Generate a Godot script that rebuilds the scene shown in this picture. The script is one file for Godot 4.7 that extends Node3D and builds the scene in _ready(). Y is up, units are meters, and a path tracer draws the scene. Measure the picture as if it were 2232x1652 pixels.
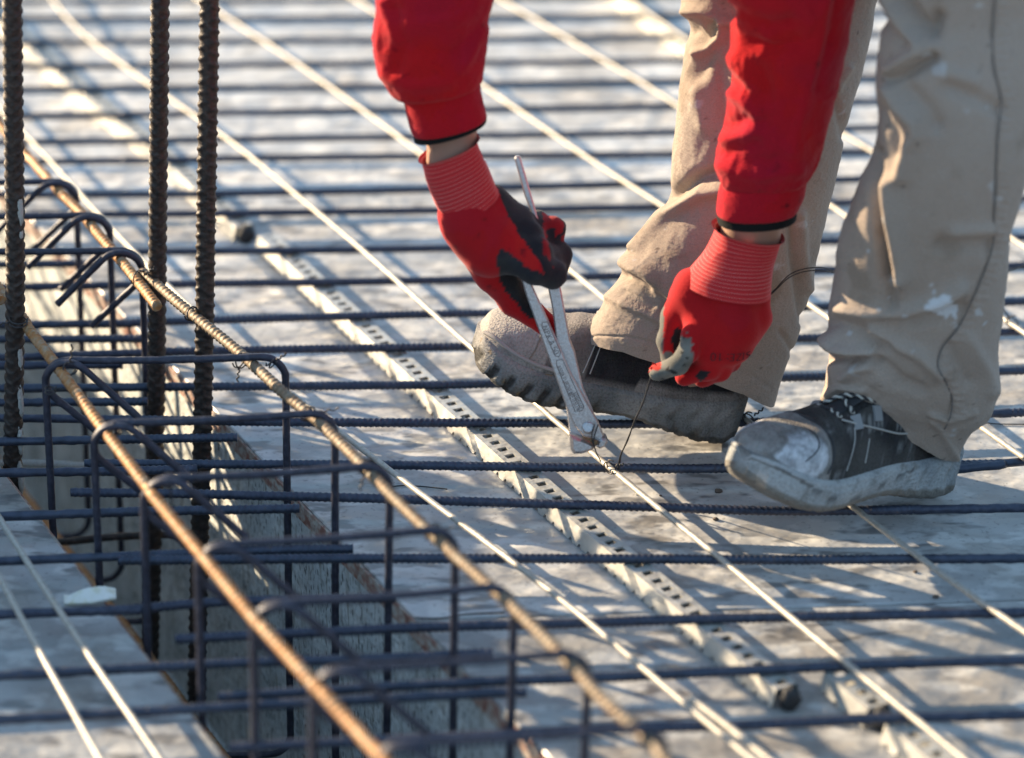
extends Node3D
# A worker ties reinforcing bars on a slab formwork. Units are metres, y up, z towards the viewer.
# survey(): the photograph was measured on a 2232 x 1652 sheet; dk() and zp() turn a measured spot into a place in the world,
# on a level plane at a known height or on an upright plane at a known depth.

const PITCH := 25.0
const FL := 6275.0
const DIST := 3.193
var cam_at: Vector3
var ax_up: Vector3
var ax_fw: Vector3
var M := {}
var used := {}
var fn := FastNoiseLite.new()

func setup_axes() -> void:
	var p := deg_to_rad(PITCH)
	ax_up = Vector3(0, cos(p), -sin(p))
	ax_fw = Vector3(0, -sin(p), -cos(p))
	cam_at = Vector3(0, DIST * sin(p), DIST * cos(p))

func ray(x: float, y: float) -> Vector3:
	return Vector3((x - 1116.0) / FL, 0, 0) + ax_up * (-(y - 826.0) / FL) + ax_fw

func dk(x: float, y: float, h := 0.0) -> Vector3:
	var d := ray(x, y)
	return cam_at + d * ((h - cam_at.y) / d.y)

func zp(x: float, y: float, z: float) -> Vector3:
	var d := ray(x, y)
	return cam_at + d * ((z - cam_at.z) / d.z)

func survey(p: Vector3) -> Vector2:
	var r := p - cam_at
	var t := r.dot(ax_fw)
	return Vector2(1116.0 + FL * r.x / t, 826.0 - FL * r.dot(ax_up) / t)

# ---------------------------------------------------------------- objects
func numbered(called: String) -> String:
	var n: int = used.get(called, 0)
	used[called] = n + 1
	return called if n == 0 else "%s_%03d" % [called, n]

func thing(called: String, label: String, category: String, at := Vector3.ZERO, group := "") -> Node3D:
	var o := Node3D.new()
	o.name = numbered(called)
	add_child(o, true)
	o.position = at
	tag(o, label, category, group)
	return o

func tag(o: Node3D, label: String, category: String, group := "") -> void:
	o.set_meta("label", label)
	o.set_meta("category", category)
	if group != "":
		o.set_meta("group", group)

func part(called: String, mesh: Mesh, mat: Material, parent: Node3D, label := "") -> MeshInstance3D:
	var o := MeshInstance3D.new()
	o.name = called
	o.mesh = mesh
	o.material_override = mat
	parent.add_child(o, true)
	if label != "":
		o.set_meta("label", label)
	return o

func solo(called: String, mesh: Mesh, mat: Material, label: String, category: String, group := "") -> MeshInstance3D:
	var o := MeshInstance3D.new()
	o.name = numbered(called)
	o.mesh = mesh
	o.material_override = mat
	add_child(o, true)
	tag(o, label, category, group)
	return o

func structure(called: String, mesh: Mesh, mat: Material) -> MeshInstance3D:
	var o := MeshInstance3D.new()
	o.name = called
	o.mesh = mesh
	o.material_override = mat
	add_child(o, true)
	o.set_meta("kind", "structure")
	return o

# ---------------------------------------------------------------- meshes
func arrays_mesh(P: PackedVector3Array, N: PackedVector3Array, I: PackedInt32Array, C := PackedColorArray(), UV := PackedVector2Array()) -> ArrayMesh:
	var a := []
	a.resize(Mesh.ARRAY_MAX)
	a[Mesh.ARRAY_VERTEX] = P
	a[Mesh.ARRAY_NORMAL] = N
	a[Mesh.ARRAY_INDEX] = I
	if C.size() > 0:
		a[Mesh.ARRAY_COLOR] = C
	if UV.size() > 0:
		a[Mesh.ARRAY_TEX_UV] = UV
	var m := ArrayMesh.new()
	m.add_surface_from_arrays(Mesh.PRIMITIVE_TRIANGLES, a)
	return m

# a sheet of nv rows of nu points; closed round the rows when wrap is set. caps closes both ends of a closed sheet.
func grid(P: PackedVector3Array, nu: int, nv: int, wrap := true, C := PackedColorArray(), UV := PackedVector2Array(), caps := false, out_sign := 1.0) -> ArrayMesh:
	var N := PackedVector3Array()
	N.resize(P.size())
	for j in nv:
		var j0 := maxi(j - 1, 0) * nu
		var j1 := mini(j + 1, nv - 1) * nu
		var jj := j * nu
		for i in nu:
			var i0: int
			var i1: int
			if wrap:
				i0 = i - 1 if i > 0 else nu - 1
				i1 = i + 1 if i < nu - 1 else 0
			else:
				i0 = maxi(i - 1, 0)
				i1 = mini(i + 1, nu - 1)
			var n := (P[jj + i1] - P[jj + i0]).cross(P[j1 + i] - P[j0 + i])
			N[jj + i] = n.normalized() * out_sign
	var I := PackedInt32Array()
	var cols := nu if wrap else nu - 1
	I.resize((nv - 1) * cols * 6)
	var k := 0
	for j in nv - 1:
		for i in cols:
			var a := j * nu + i
			var b := j * nu + (i + 1) % nu
			var c := a + nu
			var d := b + nu
			if out_sign > 0:
				I[k] = a; I[k + 1] = c; I[k + 2] = b
				I[k + 3] = b; I[k + 4] = c; I[k + 5] = d
			else:
				I[k] = a; I[k + 1] = b; I[k + 2] = c
				I[k + 3] = b; I[k + 4] = d; I[k + 5] = c
			k += 6
	if caps and wrap:
		for e in 2:
			var row := 0 if e == 0 else (nv - 1) * nu
			var mid := Vector3.ZERO
			for i in nu:
				mid += P[row + i]
			mid /= nu
			var n := (P[row] - mid).cross(P[row + nu / 4] - mid).normalized() * (-1.0 if e == 0 else 1.0) * out_sign
			var base := P.size()
			for i in nu:
				P.append(P[row + i])
				N.append(n)
				if C.size() > 0:
					C.append(C[row + i])
				if UV.size() > 0:
					UV.append(UV[row + i])
			P.append(mid)
			N.append(n)
			if C.size() > 0:
				C.append(C[row])
			if UV.size() > 0:
				UV.append(UV[row])
			for i in nu:
				var p := base + i
				var q := base + (i + 1) % nu
				var first := (e == 0) == (out_sign > 0)
				if first:
					I.append_array(PackedInt32Array([base + nu, p, q]))
				else:
					I.append_array(PackedInt32Array([base + nu, q, p]))
	return arrays_mesh(P, N, I, C, UV)

# a curve through the given points, sampled about every ds; straight runs stay straight
func smooth(pts: PackedVector3Array, ds: float) -> PackedVector3Array:
	var out := PackedVector3Array()
	var n := pts.size()
	for k in n - 1:
		var p0 := pts[maxi(k - 1, 0)]
		var p1 := pts[k]
		var p2 := pts[k + 1]
		var p3 := pts[mini(k + 2, n - 1)]
		var m := maxi(int(ceil(p1.distance_to(p2) / ds)), 1)
		for s in m:
			out.append(p1.cubic_interpolate(p2, p0, p3, float(s) / m))
	out.append(pts[n - 1])
	return out

# a bar swept along line; pitch > 0 gives the two rows of slanting ribs of a reinforcing bar
func bar(line: PackedVector3Array, r: float, pitch := 0.0, rib := 0.0, nu := 12, slant := 0.35, rough := 0.0) -> ArrayMesh:
	var nv := line.size()
	var P := PackedVector3Array()
	P.resize(nu * nv)
	var t := (line[1] - line[0]).normalized()
	var u := t.cross(Vector3.UP if absf(t.y) < 0.9 else Vector3.RIGHT).normalized()
	var cs := PackedFloat32Array()
	var sn := PackedFloat32Array()
	for i in nu:
		cs.append(cos(TAU * i / nu))
		sn.append(sin(TAU * i / nu))
	var s := 0.0
	for j in nv:
		if j > 0:
			s += line[j].distance_to(line[j - 1])
		t = (line[mini(j + 1, nv - 1)] - line[maxi(j - 1, 0)]).normalized()
		u = (u - t * u.dot(t)).normalized()
		var w := t.cross(u)
		for i in nu:
			var rr := r
			if pitch > 0.0:
				var half := 2.0 * i / nu
				var ph := s / pitch
				if half < 1.0:
					ph += half * slant * 2.0
				else:
					ph += 0.5 - (half - 1.0) * slant * 2.0
				var c := cos(TAU * ph)
				var e := absf(sn[i])
				rr += rib * clampf(c * 1.6 - 0.25, 0.0, 1.0) * minf(e * 1.7, 1.0)
				if e < 0.2:
					rr += rib * 0.55
			if rough > 0.0:
				rr += rough * fn.get_noise_3d(line[j].x * 900.0 + i * 17.0, line[j].y * 900.0, line[j].z * 900.0)
			P[j * nu + i] = line[j] + (u * cs[i] + w * sn[i]) * rr
	return grid(P, nu, nv, true, PackedColorArray(), PackedVector2Array(), true)

func ribbed(pts: PackedVector3Array, r: float, pitch: float, rib: float, fine := true, nu := 12, slant := 0.35) -> ArrayMesh:
	if not fine:
		return bar(smooth(pts, 0.02), r + rib * 0.4, 0.0, 0.0, 10)
	# ribs as fine as needed inside the photographed strip, longer steps beyond it
	var raw := smooth(pts, pitch / 4.5)
	var line := PackedVector3Array()
	var skip := 0
	for k in raw.size():
		if absf(raw[k].x) < 0.72 or k == 0 or k == raw.size() - 1:
			line.append(raw[k])
		else:
			skip += 1
			if skip % 9 == 0:
				line.append(raw[k])
	return bar(line, r, pitch, rib, nu, slant)

func pts_dk(a: Array, h: float) -> PackedVector3Array:
	var out := PackedVector3Array()
	for p in a:
		out.append(dk(p[0], p[1], h))
	return out

func extend(p: PackedVector3Array, at_start: float, at_end: float) -> PackedVector3Array:
	var n := p.size()
	if at_start > 0.0:
		p.insert(0, p[0] + (p[0] - p[1]).normalized() * at_start)
	n = p.size()
	if at_end > 0.0:
		p.append(p[n - 1] + (p[n - 1] - p[n - 2]).normalized() * at_end)
	return p

func box(size: Vector3) -> BoxMesh:
	var b := BoxMesh.new()
	b.size = size
	return b

# a slab with an outline given in order, its top face up along `thick` reversed; edges broken by `bevel`
func slab(outline: PackedVector3Array, thick: Vector3, bevel := 0.0, uv_scale := 1.0, col := Color.WHITE) -> ArrayMesh:
	var n := outline.size()
	var nrm := -thick.normalized()
	var e1 := (outline[1] - outline[0]).normalized()
	var e2 := nrm.cross(e1)
	var flat := PackedVector2Array()
	for p in outline:
		flat.append(Vector2((p - outline[0]).dot(e1), (p - outline[0]).dot(e2)))
	var area := 0.0
	for i in n:
		area += flat[i].cross(flat[(i + 1) % n])
	var turn := 1.0 if area > 0 else -1.0
	var inner := PackedVector3Array()
	for i in n:
		var a := (flat[i] - flat[(i - 1 + n) % n]).normalized()
		var b := (flat[(i + 1) % n] - flat[i]).normalized()
		var na := Vector2(-a.y, a.x) * turn
		var nb := Vector2(-b.y, b.x) * turn
		var m := (na + nb)
		m = m / maxf(m.dot(na), 0.35)
		var q := flat[i] + m * bevel
		inner.append(outline[0] + e1 * q.x + e2 * q.y)
	var tri := Geometry2D.triangulate_polygon(flat)
	var st := SurfaceTool.new()
	st.begin(Mesh.PRIMITIVE_TRIANGLES)
	st.set_color(col)
	st.set_smooth_group(-1)
	var put := func(p: Vector3, q: Vector3, r: Vector3, want: Vector3) -> void:
		var g := (r - p).cross(q - p)
		if g.dot(want) < 0:
			var s := q
			q = r
			r = s
		for v in [p, q, r]:
			st.set_uv(Vector2(v.x, v.z) * uv_scale)
			st.add_vertex(v)
	for k in range(0, tri.size(), 3):
		put.call(inner[tri[k]], inner[tri[k + 1]], inner[tri[k + 2]], nrm)
		put.call(outline[tri[k]] + thick, outline[tri[k + 1]] + thick, outline[tri[k + 2]] + thick, -nrm)
	var mid := Vector3.ZERO
	for p in outline:
		mid += p / n
	var drop := thick.normalized() * bevel
	for i in n:
		var j := (i + 1) % n
		var e := outline[j] - outline[i]
		var out := e.cross(nrm).normalized() * turn
		if bevel > 0.0:
			put.call(inner[i], inner[j], outline[i] + drop, nrm + out)
			put.call(inner[j], outline[j] + drop, outline[i] + drop, nrm + out)
		put.call(outline[i] + drop, outline[j] + drop, outline[i] + thick, out)
		put.call(outline[j] + drop, outline[j] + thick, outline[i] + thick, out)
	st.generate_normals()
	return st.commit()

func append(list: Array) -> ArrayMesh:
	var st := SurfaceTool.new()
	st.begin(Mesh.PRIMITIVE_TRIANGLES)
	for m in list:
		if m is Array:
			st.append_from(m[0], 0, m[1])
		else:
			st.append_from(m, 0, Transform3D.IDENTITY)
	return st.commit()

# ---------------------------------------------------------------- soft bodies: tapered bones, smooth union, surface nets
var net_f: PackedFloat32Array
var net_lo: Vector3
var net_n: Vector3i
var net_cell := 0.0

func nets(bones: Array, cell: float, k: float) -> Array:
	var lo := Vector3(1e9, 1e9, 1e9)
	var hi := -lo
	for b in bones:
		var m: float = maxf(b[2], b[3]) + k + cell * 2.0
		for p: Vector3 in [b[0], b[1]]:
			lo = lo.min(p - Vector3(m, m, m))
			hi = hi.max(p + Vector3(m, m, m))
	var nx := int((hi.x - lo.x) / cell) + 2
	var ny := int((hi.y - lo.y) / cell) + 2
	var nz := int((hi.z - lo.z) / cell) + 2
	var F := PackedFloat32Array()
	F.resize(nx * ny * nz)
	F.fill(k + cell)
	for b in bones:
		var a: Vector3 = b[0]
		var ba: Vector3 = b[1] - b[0]
		var ra: float = b[2]
		var rb: float = b[3]
		var bb := maxf(ba.length_squared(), 1e-9)
		var m := maxf(ra, rb) + k + cell
		var p0 := (a.min(b[1]) - Vector3(m, m, m) - lo) / cell
		var p1 := (a.max(b[1]) + Vector3(m, m, m) - lo) / cell
		for z in range(maxi(int(p0.z), 0), mini(int(p1.z) + 1, nz)):
			for y in range(maxi(int(p0.y), 0), mini(int(p1.y) + 1, ny)):
				var at := (z * ny + y) * nx
				for x in range(maxi(int(p0.x), 0), mini(int(p1.x) + 1, nx)):
					var pa := lo + Vector3(x, y, z) * cell - a
					var h := clampf(pa.dot(ba) / bb, 0.0, 1.0)
					var d := (pa - ba * h).length() - lerpf(ra, rb, h)
					var f := F[at + x]
					var q := maxf(k - absf(f - d), 0.0) / k
					F[at + x] = minf(f, d) - q * q * k * 0.25
	net_f = F
	net_lo = lo
	net_n = Vector3i(nx, ny, nz)
	net_cell = cell
	var P := PackedVector3Array()
	var I := PackedInt32Array()
	var id := PackedInt32Array()
	id.resize(nx * ny * nz)
	id.fill(-1)
	var sx := 1
	var sy := nx
	var sz := nx * ny
	var co := [0, sx, sy, sx + sy, sz, sx + sz, sy + sz, sx + sy + sz]
	var pos := [Vector3(0, 0, 0), Vector3(1, 0, 0), Vector3(0, 1, 0), Vector3(1, 1, 0), Vector3(0, 0, 1), Vector3(1, 0, 1), Vector3(0, 1, 1), Vector3(1, 1, 1)]
	var edges := [[0, 1], [2, 3], [4, 5], [6, 7], [0, 2], [1, 3], [4, 6], [5, 7], [0, 4], [1, 5], [2, 6], [3, 7]]
	for z in nz - 1:
		for y in ny - 1:
			for x in nx - 1:
				var at := (z * ny + y) * nx + x
				var ins := 0
				for c in 8:
					if F[at + co[c]] < 0.0:
						ins += 1
				if ins == 0 or ins == 8:
					continue
				var sum := Vector3.ZERO
				var cnt := 0
				for e in edges:
					var f0 := F[at + co[e[0]]]
					var f1 := F[at + co[e[1]]]
					if (f0 < 0.0) != (f1 < 0.0):
						sum += pos[e[0]].lerp(pos[e[1]], f0 / (f0 - f1))
						cnt += 1
				id[at] = P.size()
				P.append(lo + (Vector3(x, y, z) + sum / cnt) * cell)
	for z in range(1, nz - 1):
		for y in range(1, ny - 1):
			for x in range(1, nx - 1):
				var at := (z * ny + y) * nx + x
				var f := F[at] < 0.0
				for axis in 3:
					var step: int = [sx, sy, sz][axis]
					if (F[at + step] < 0.0) == f:
						continue
					var b: int = [sy, sz, sx][axis]
					var c: int = [sz, sx, sy][axis]
					var q0 := id[at]
					var q1 := id[at - b]
					var q2 := id[at - b - c]
					var q3 := id[at - c]
					if q0 < 0 or q1 < 0 or q2 < 0 or q3 < 0:
						continue
					if f:
						I.append_array(PackedInt32Array([q0, q2, q1, q0, q3, q2]))
					else:
						I.append_array(PackedInt32Array([q0, q1, q2, q0, q2, q3]))
	var N := PackedVector3Array()
	N.resize(P.size())
	for k2 in range(0, I.size(), 3):
		var n := (P[I[k2 + 2]] - P[I[k2]]).cross(P[I[k2 + 1]] - P[I[k2]])
		for e in 3:
			N[I[k2 + e]] += n
	for k2 in N.size():
		N[k2] = N[k2].normalized()
	return [P, N, I]

func field(p: Vector3) -> float:
	var q := (p - net_lo) / net_cell
	var i := Vector3i(clampi(int(q.x), 0, net_n.x - 2), clampi(int(q.y), 0, net_n.y - 2), clampi(int(q.z), 0, net_n.z - 2))
	var f := q - Vector3(i)
	var at := (i.z * net_n.y + i.y) * net_n.x + i.x
	var sy := net_n.x
	var sz := net_n.x * net_n.y
	var a := lerpf(lerpf(net_f[at], net_f[at + 1], f.x), lerpf(net_f[at + sy], net_f[at + sy + 1], f.x), f.y)
	var b := lerpf(lerpf(net_f[at + sz], net_f[at + sz + 1], f.x), lerpf(net_f[at + sz + sy], net_f[at + sz + sy + 1], f.x), f.y)
	return lerpf(a, b, f.z)

# ---------------------------------------------------------------- cloth tubes
# stations: [left x, left y, right x, right y, depth z, how deep it is against its width]; folds: [height, width, [[x, y], ...]] measured on the sheet
func cloth(st: Array, nu: int, nv: int, folds: Array, wrinkle: float, square := 0.9) -> Array:
	var n := st.size()
	var L := PackedVector3Array()
	var R := PackedVector3Array()
	var D := PackedFloat32Array()
	var S := PackedFloat32Array([0.0])
	for s in st:
		L.append(zp(s[0], s[1], s[4]))
		R.append(zp(s[2], s[3], s[4]))
		D.append(s[5])
	for k in range(1, n):
		S.append(S[k - 1] + ((L[k] + R[k]) * 0.5).distance_to((L[k - 1] + R[k - 1]) * 0.5))
	var C := PackedVector3Array()
	var A := PackedVector3Array()
	var B := PackedFloat32Array()
	for j in nv:
		var s := S[n - 1] * j / (nv - 1)
		var k := 0
		while k < n - 2 and S[k + 1] < s:
			k += 1
		var f := clampf((s - S[k]) / maxf(S[k + 1] - S[k], 1e-6), 0.0, 1.0)
		var a := maxi(k - 1, 0)
		var d := mini(k + 2, n - 1)
		var l := L[k].cubic_interpolate(L[k + 1], L[a], L[d], f)
		var r := R[k].cubic_interpolate(R[k + 1], R[a], R[d], f)
		C.append((l + r) * 0.5)
		A.append((r - l) * 0.5)
		B.append(lerpf(D[k], D[k + 1], f))
	# straight folds, with a box round each to skip what is far
	var segs := []
	for fi in folds.size():
		var fo = folds[fi]
		var pl: Array = fo[2]
		for k in pl.size() - 1:
			segs.append([fi, fo[1], Vector2(pl[k][0], pl[k][1]), Vector2(pl[k + 1][0], pl[k + 1][1])])
	var best := PackedFloat32Array()
	best.resize(folds.size())
	var P := PackedVector3Array()
	P.resize(nu * nv)
	for j in nv:
		var t := (C[mini(j + 1, nv - 1)] - C[maxi(j - 1, 0)]).normalized()
		var w := A[j].length()
		var ad := A[j] / w
		var nn := ad.cross(t)
		if nn.z < 0:
			nn = -nn
		nn = nn.normalized()
		# only the folds that come near this row
		var ya := survey(C[j] - A[j]).y
		var yb := survey(C[j] + A[j]).y
		var row := []
		for g in segs:
			var m: float = g[1] * 2.3 + 75.0
			var q0: Vector2 = g[2]
			var q1: Vector2 = g[3]
			if maxf(q0.y, q1.y) > minf(ya, yb) - m and minf(q0.y, q1.y) < maxf(ya, yb) + m:
				row.append(g)
		for i in nu:
			var th := TAU * i / nu
			var c := -cos(th)
			var s := sin(th)
			var x := signf(c) * pow(absf(c), square)
			var y := signf(s) * pow(absf(s), square)
			var rad := ad * x + nn * y
			var p := C[j] + A[j] * x + nn * (y * w * B[j])
			rad = rad.normalized()
			var up := survey(p)
			var h := wrinkle * (fn.get_noise_3d(p.x * 420.0, p.y * 260.0, p.z * 420.0) + 0.5 * fn.get_noise_3d(p.x * 1100.0, p.y * 700.0, p.z * 1100.0))
			# fine sharp creases
			var rg := 1.0 - absf(fn.get_noise_3d(p.x * 230.0 + 9.0, p.y * 150.0, p.z * 230.0)) * 3.2
			var rm := clampf(fn.get_noise_3d(p.x * 70.0, p.y * 70.0 + 40.0, p.z * 70.0) * 2.5 + 0.3, 0.0, 1.0)
			if rg > 0.0:
				h += wrinkle * 0.9 * rg * rg * rg * rm
			var front := clampf(s * 3.0 + 0.8, 0.0, 1.0)
			if front > 0.0:
				best.fill(0.0)
				for g in row:
					var wd: float = g[1]
					var p0: Vector2 = g[2]
					var e: Vector2 = g[3] - p0
					var q := up - p0
					if absf(q.x) > wd * 2.3 + absf(e.x) or absf(q.y) > wd * 2.3 + absf(e.y):
						continue
					var k := clampf(q.dot(e) / maxf(e.length_squared(), 1e-6), 0.0, 1.0)
					var dd := (q - e * k).length_squared() / (wd * wd)
					if dd < 5.0:
						best[g[0]] = maxf(best[g[0]], exp(-dd))
				for fi in folds.size():
					h += folds[fi][0] * best[fi] * front
			P[j * nu + i] = p + rad * h
	return [P, nu, nv]

func on_cloth(g: Array, x: float, y: float, lift := 0.0) -> Vector3:
	var P: PackedVector3Array = g[0]
	var nu: int = g[1]
	var nv: int = g[2]
	var best := 1e18
	var at := 0
	for j in nv:
		for i in range(1, nu / 2):
			var k := j * nu + i
			var d := survey(P[k]).distance_squared_to(Vector2(x, y))
			if d < best:
				best = d
				at = k
	var p := P[at]
	# slide in the surface to the exact spot
	var z := p.z
	var q := zp(x, y, z)
	return q + (cam_at - q).normalized() * lift

func inside(x: float, y: float, poly: PackedVector2Array) -> bool:
	return Geometry2D.is_point_in_polygon(Vector2(x, y), poly)

func poly(a: Array) -> PackedVector2Array:
	var out := PackedVector2Array()
	for p in a:
		out.append(Vector2(p[0], p[1]))
	return out

# ---------------------------------------------------------------- materials
func noise_tex(seed_: int, freq: float, stops: Array, size := 512, octaves := 4) -> NoiseTexture2D:
	var n := FastNoiseLite.new()
	n.seed = seed_
	n.frequency = freq
	n.fractal_octaves = octaves
	var g := Gradient.new()
	var offs := PackedFloat32Array()
	var cols := PackedColorArray()
	for s in stops:
		offs.append(s[0])
		cols.append((s[1] as Color).linear_to_srgb())
	g.offsets = offs
	g.colors = cols
	var t := NoiseTexture2D.new()
	t.width = size
	t.height = size
	t.seamless = true
	t.noise = n
	t.color_ramp = g
	return t

func bump_tex(seed_: int, freq: float, strength: float, size := 512, octaves := 3) -> NoiseTexture2D:
	var n := FastNoiseLite.new()
	n.seed = seed_
	n.frequency = freq
	n.fractal_octaves = octaves
	var t := NoiseTexture2D.new()
	t.width = size
	t.height = size
	t.seamless = true
	t.as_normal_map = true
	t.bump_strength = strength
	t.noise = n
	return t

func tri(m: StandardMaterial3D, scale: float) -> StandardMaterial3D:
	m.uv1_triplanar = true
	m.uv1_world_triplanar = true
	m.uv1_scale = Vector3(scale, scale, scale)
	return m

func steel(seed_: int, stops: Array, freq: float, rough: float, metal: float, scale := 5.0, bump := 2.0) -> StandardMaterial3D:
	var m := StandardMaterial3D.new()
	m.albedo_texture = noise_tex(seed_, freq, stops, 512, 5)
	m.roughness = rough
	m.metallic = metal
	m.normal_enabled = true
	m.normal_texture = bump_tex(seed_ + 1, 0.06, bump, 256)
	m.normal_scale = 0.5
	return tri(m, scale)

func plain(c: Color, rough: float, metal := 0.0) -> StandardMaterial3D:
	var m := StandardMaterial3D.new()
	m.albedo_color = c.linear_to_srgb()
	m.roughness = rough
	m.metallic = metal
	return m

func vcol(rough: float, metal := 0.0) -> StandardMaterial3D:
	var m := StandardMaterial3D.new()
	m.vertex_color_use_as_albedo = true
	m.roughness = rough
	m.metallic = metal
	return m

func noise_bytes(seed_: int, freq: float, w: int, h: int, sx: float, sy: float, octaves := 4) -> PackedByteArray:
	var n := FastNoiseLite.new()
	n.seed = seed_
	n.frequency = freq
	n.fractal_octaves = octaves
	var im := n.get_seamless_image(int(w * sx), int(h * sy))
	im.convert(Image.FORMAT_L8)
	im.resize(w, h, Image.INTERPOLATE_CUBIC)
	return im.get_data()

func mixc(a: Color, b: Color, t: float) -> Color:
	return a.lerp(b, clampf(t, 0.0, 1.0))

# film-faced formwork plywood: grey film, pale cement smears, dark scuffs along the boards, some brown wood showing
func deck_material(base: float, brown: float, dirt: float, seed_: int) -> StandardMaterial3D:
	var w := 1152
	var h := 1152
	var big := noise_bytes(seed_ + 11, 0.012, w, h, 0.5, 0.5, 4)
	var smear := noise_bytes(seed_ + 12, 0.03, w, h, 0.6, 1.0, 6)
	var scuff := noise_bytes(seed_ + 13, 0.05, w, h, 0.38, 1.0, 5)
	var speck := noise_bytes(seed_ + 14, 0.16, w, h, 1.0, 1.0, 3)
	var wood := noise_bytes(seed_ + 15, 0.015, w, h, 0.4, 0.4, 3)
	var swirl := noise_bytes(seed_ + 16, 0.03, w, h, 0.5, 0.9, 6)
	var out := PackedByteArray()
	out.resize(w * h * 3)
	var ro := PackedByteArray()
	ro.resize(w * h)
	var k := 0
	for i in w * h:
		var b := big[i] / 255.0
		var s := smear[i] / 255.0
		var d := scuff[i] / 255.0
		var sp := speck[i] / 255.0
		var wd := wood[i] / 255.0
		var sw := absf(swirl[i] / 255.0 - 0.5)
		var r := base + (b - 0.5) * 0.26
		var g := r * 1.0
		var bl := r * 1.0
		var f := clampf((wd - 0.60 + brown * 0.2) * 2.6, 0.0, 1.0) * 0.75
		r = lerpf(r, base * 0.80, f)
		g = lerpf(g, base * 0.72, f)
		bl = lerpf(bl, base * 0.63, f)
		f = clampf((s - 0.54) * 6.0, 0.0, 1.0) * 0.62
		r = lerpf(r, base + 0.19, f)
		g = lerpf(g, base + 0.185, f)
		bl = lerpf(bl, base + 0.17, f)
		f = clampf((0.44 - d) * 6.5, 0.0, 1.0) * clampf((b - 0.30) * 3.5, 0.3, 1.0)
		f = maxf(f * dirt, clampf((sp - 0.74) * 8.0, 0.0, 1.0) * 0.6)
		f = maxf(f, clampf(1.0 - sw * 45.0, 0.0, 1.0) * 0.45 * clampf((wd - 0.35) * 3.0, 0.0, 1.0))
		r = lerpf(r, 0.13, f)
		g = lerpf(g, 0.125, f)
		bl = lerpf(bl, 0.125, f)
		out[k] = int(255.0 * sqrt(r))
		out[k + 1] = int(255.0 * sqrt(g))
		out[k + 2] = int(255.0 * sqrt(bl))
		k += 3
		ro[i] = int(255.0 * clampf(0.44 + (s - 0.5) * 0.5 + (d - 0.5) * 0.35 - (b - 0.5) * 0.3, 0.28, 0.75))
	var m := StandardMaterial3D.new()
	m.albedo_texture = ImageTexture.create_from_image(Image.create_from_data(w, h, false, Image.FORMAT_RGB8, out))
	m.roughness_texture = ImageTexture.create_from_image(Image.create_from_data(w, h, false, Image.FORMAT_L8, ro))
	m.roughness_texture_channel = BaseMaterial3D.TEXTURE_CHANNEL_RED
	m.roughness = 1.0
	m.metallic_specular = 0.5
	m.normal_enabled = true
	m.normal_texture = bump_tex(17, 0.03, 6.0, 512, 5)
	m.normal_scale = 0.35
	m.uv1_scale = Vector3(1, 1, 1)
	return m

# the side boards of the beam box: pale grey-green cement skin with dark runs and specks
func wall_material() -> StandardMaterial3D:
	var w := 768
	var h := 768
	var runs := noise_bytes(21, 0.05, w, h, 1.0, 0.12, 5)
	var speck := noise_bytes(22, 0.10, w, h, 1.0, 0.35, 4)
	var big := noise_bytes(23, 0.012, w, h, 0.5, 0.5, 4)
	var out := PackedByteArray()
	out.resize(w * h * 3)
	for i in w * h:
		var a := runs[i] / 255.0
		var s := speck[i] / 255.0
		var b := big[i] / 255.0
		var c := Color(0.53, 0.56, 0.56).lerp(Color(0.72, 0.73, 0.71), clampf(b * 1.8 - 0.5, 0, 1))
		c = mixc(c, Color(0.27, 0.25, 0.20), (a - 0.60) * 4.0)
		c = mixc(c, Color(0.045, 0.045, 0.04), (s - 0.62) * 9.0 * clampf(1.5 - b * 1.6, 0.1, 1.0))
		out[i * 3] = int(255.0 * sqrt(c.r))
		out[i * 3 + 1] = int(255.0 * sqrt(c.g))
		out[i * 3 + 2] = int(255.0 * sqrt(c.b))
	var m := StandardMaterial3D.new()
	m.albedo_texture = ImageTexture.create_from_image(Image.create_from_data(w, h, false, Image.FORMAT_RGB8, out))
	m.roughness = 0.85
	m.normal_enabled = true
	m.normal_texture = bump_tex(24, 0.05, 6.0, 512)
	m.normal_scale = 0.6
	return tri(m, 2.2)

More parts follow.
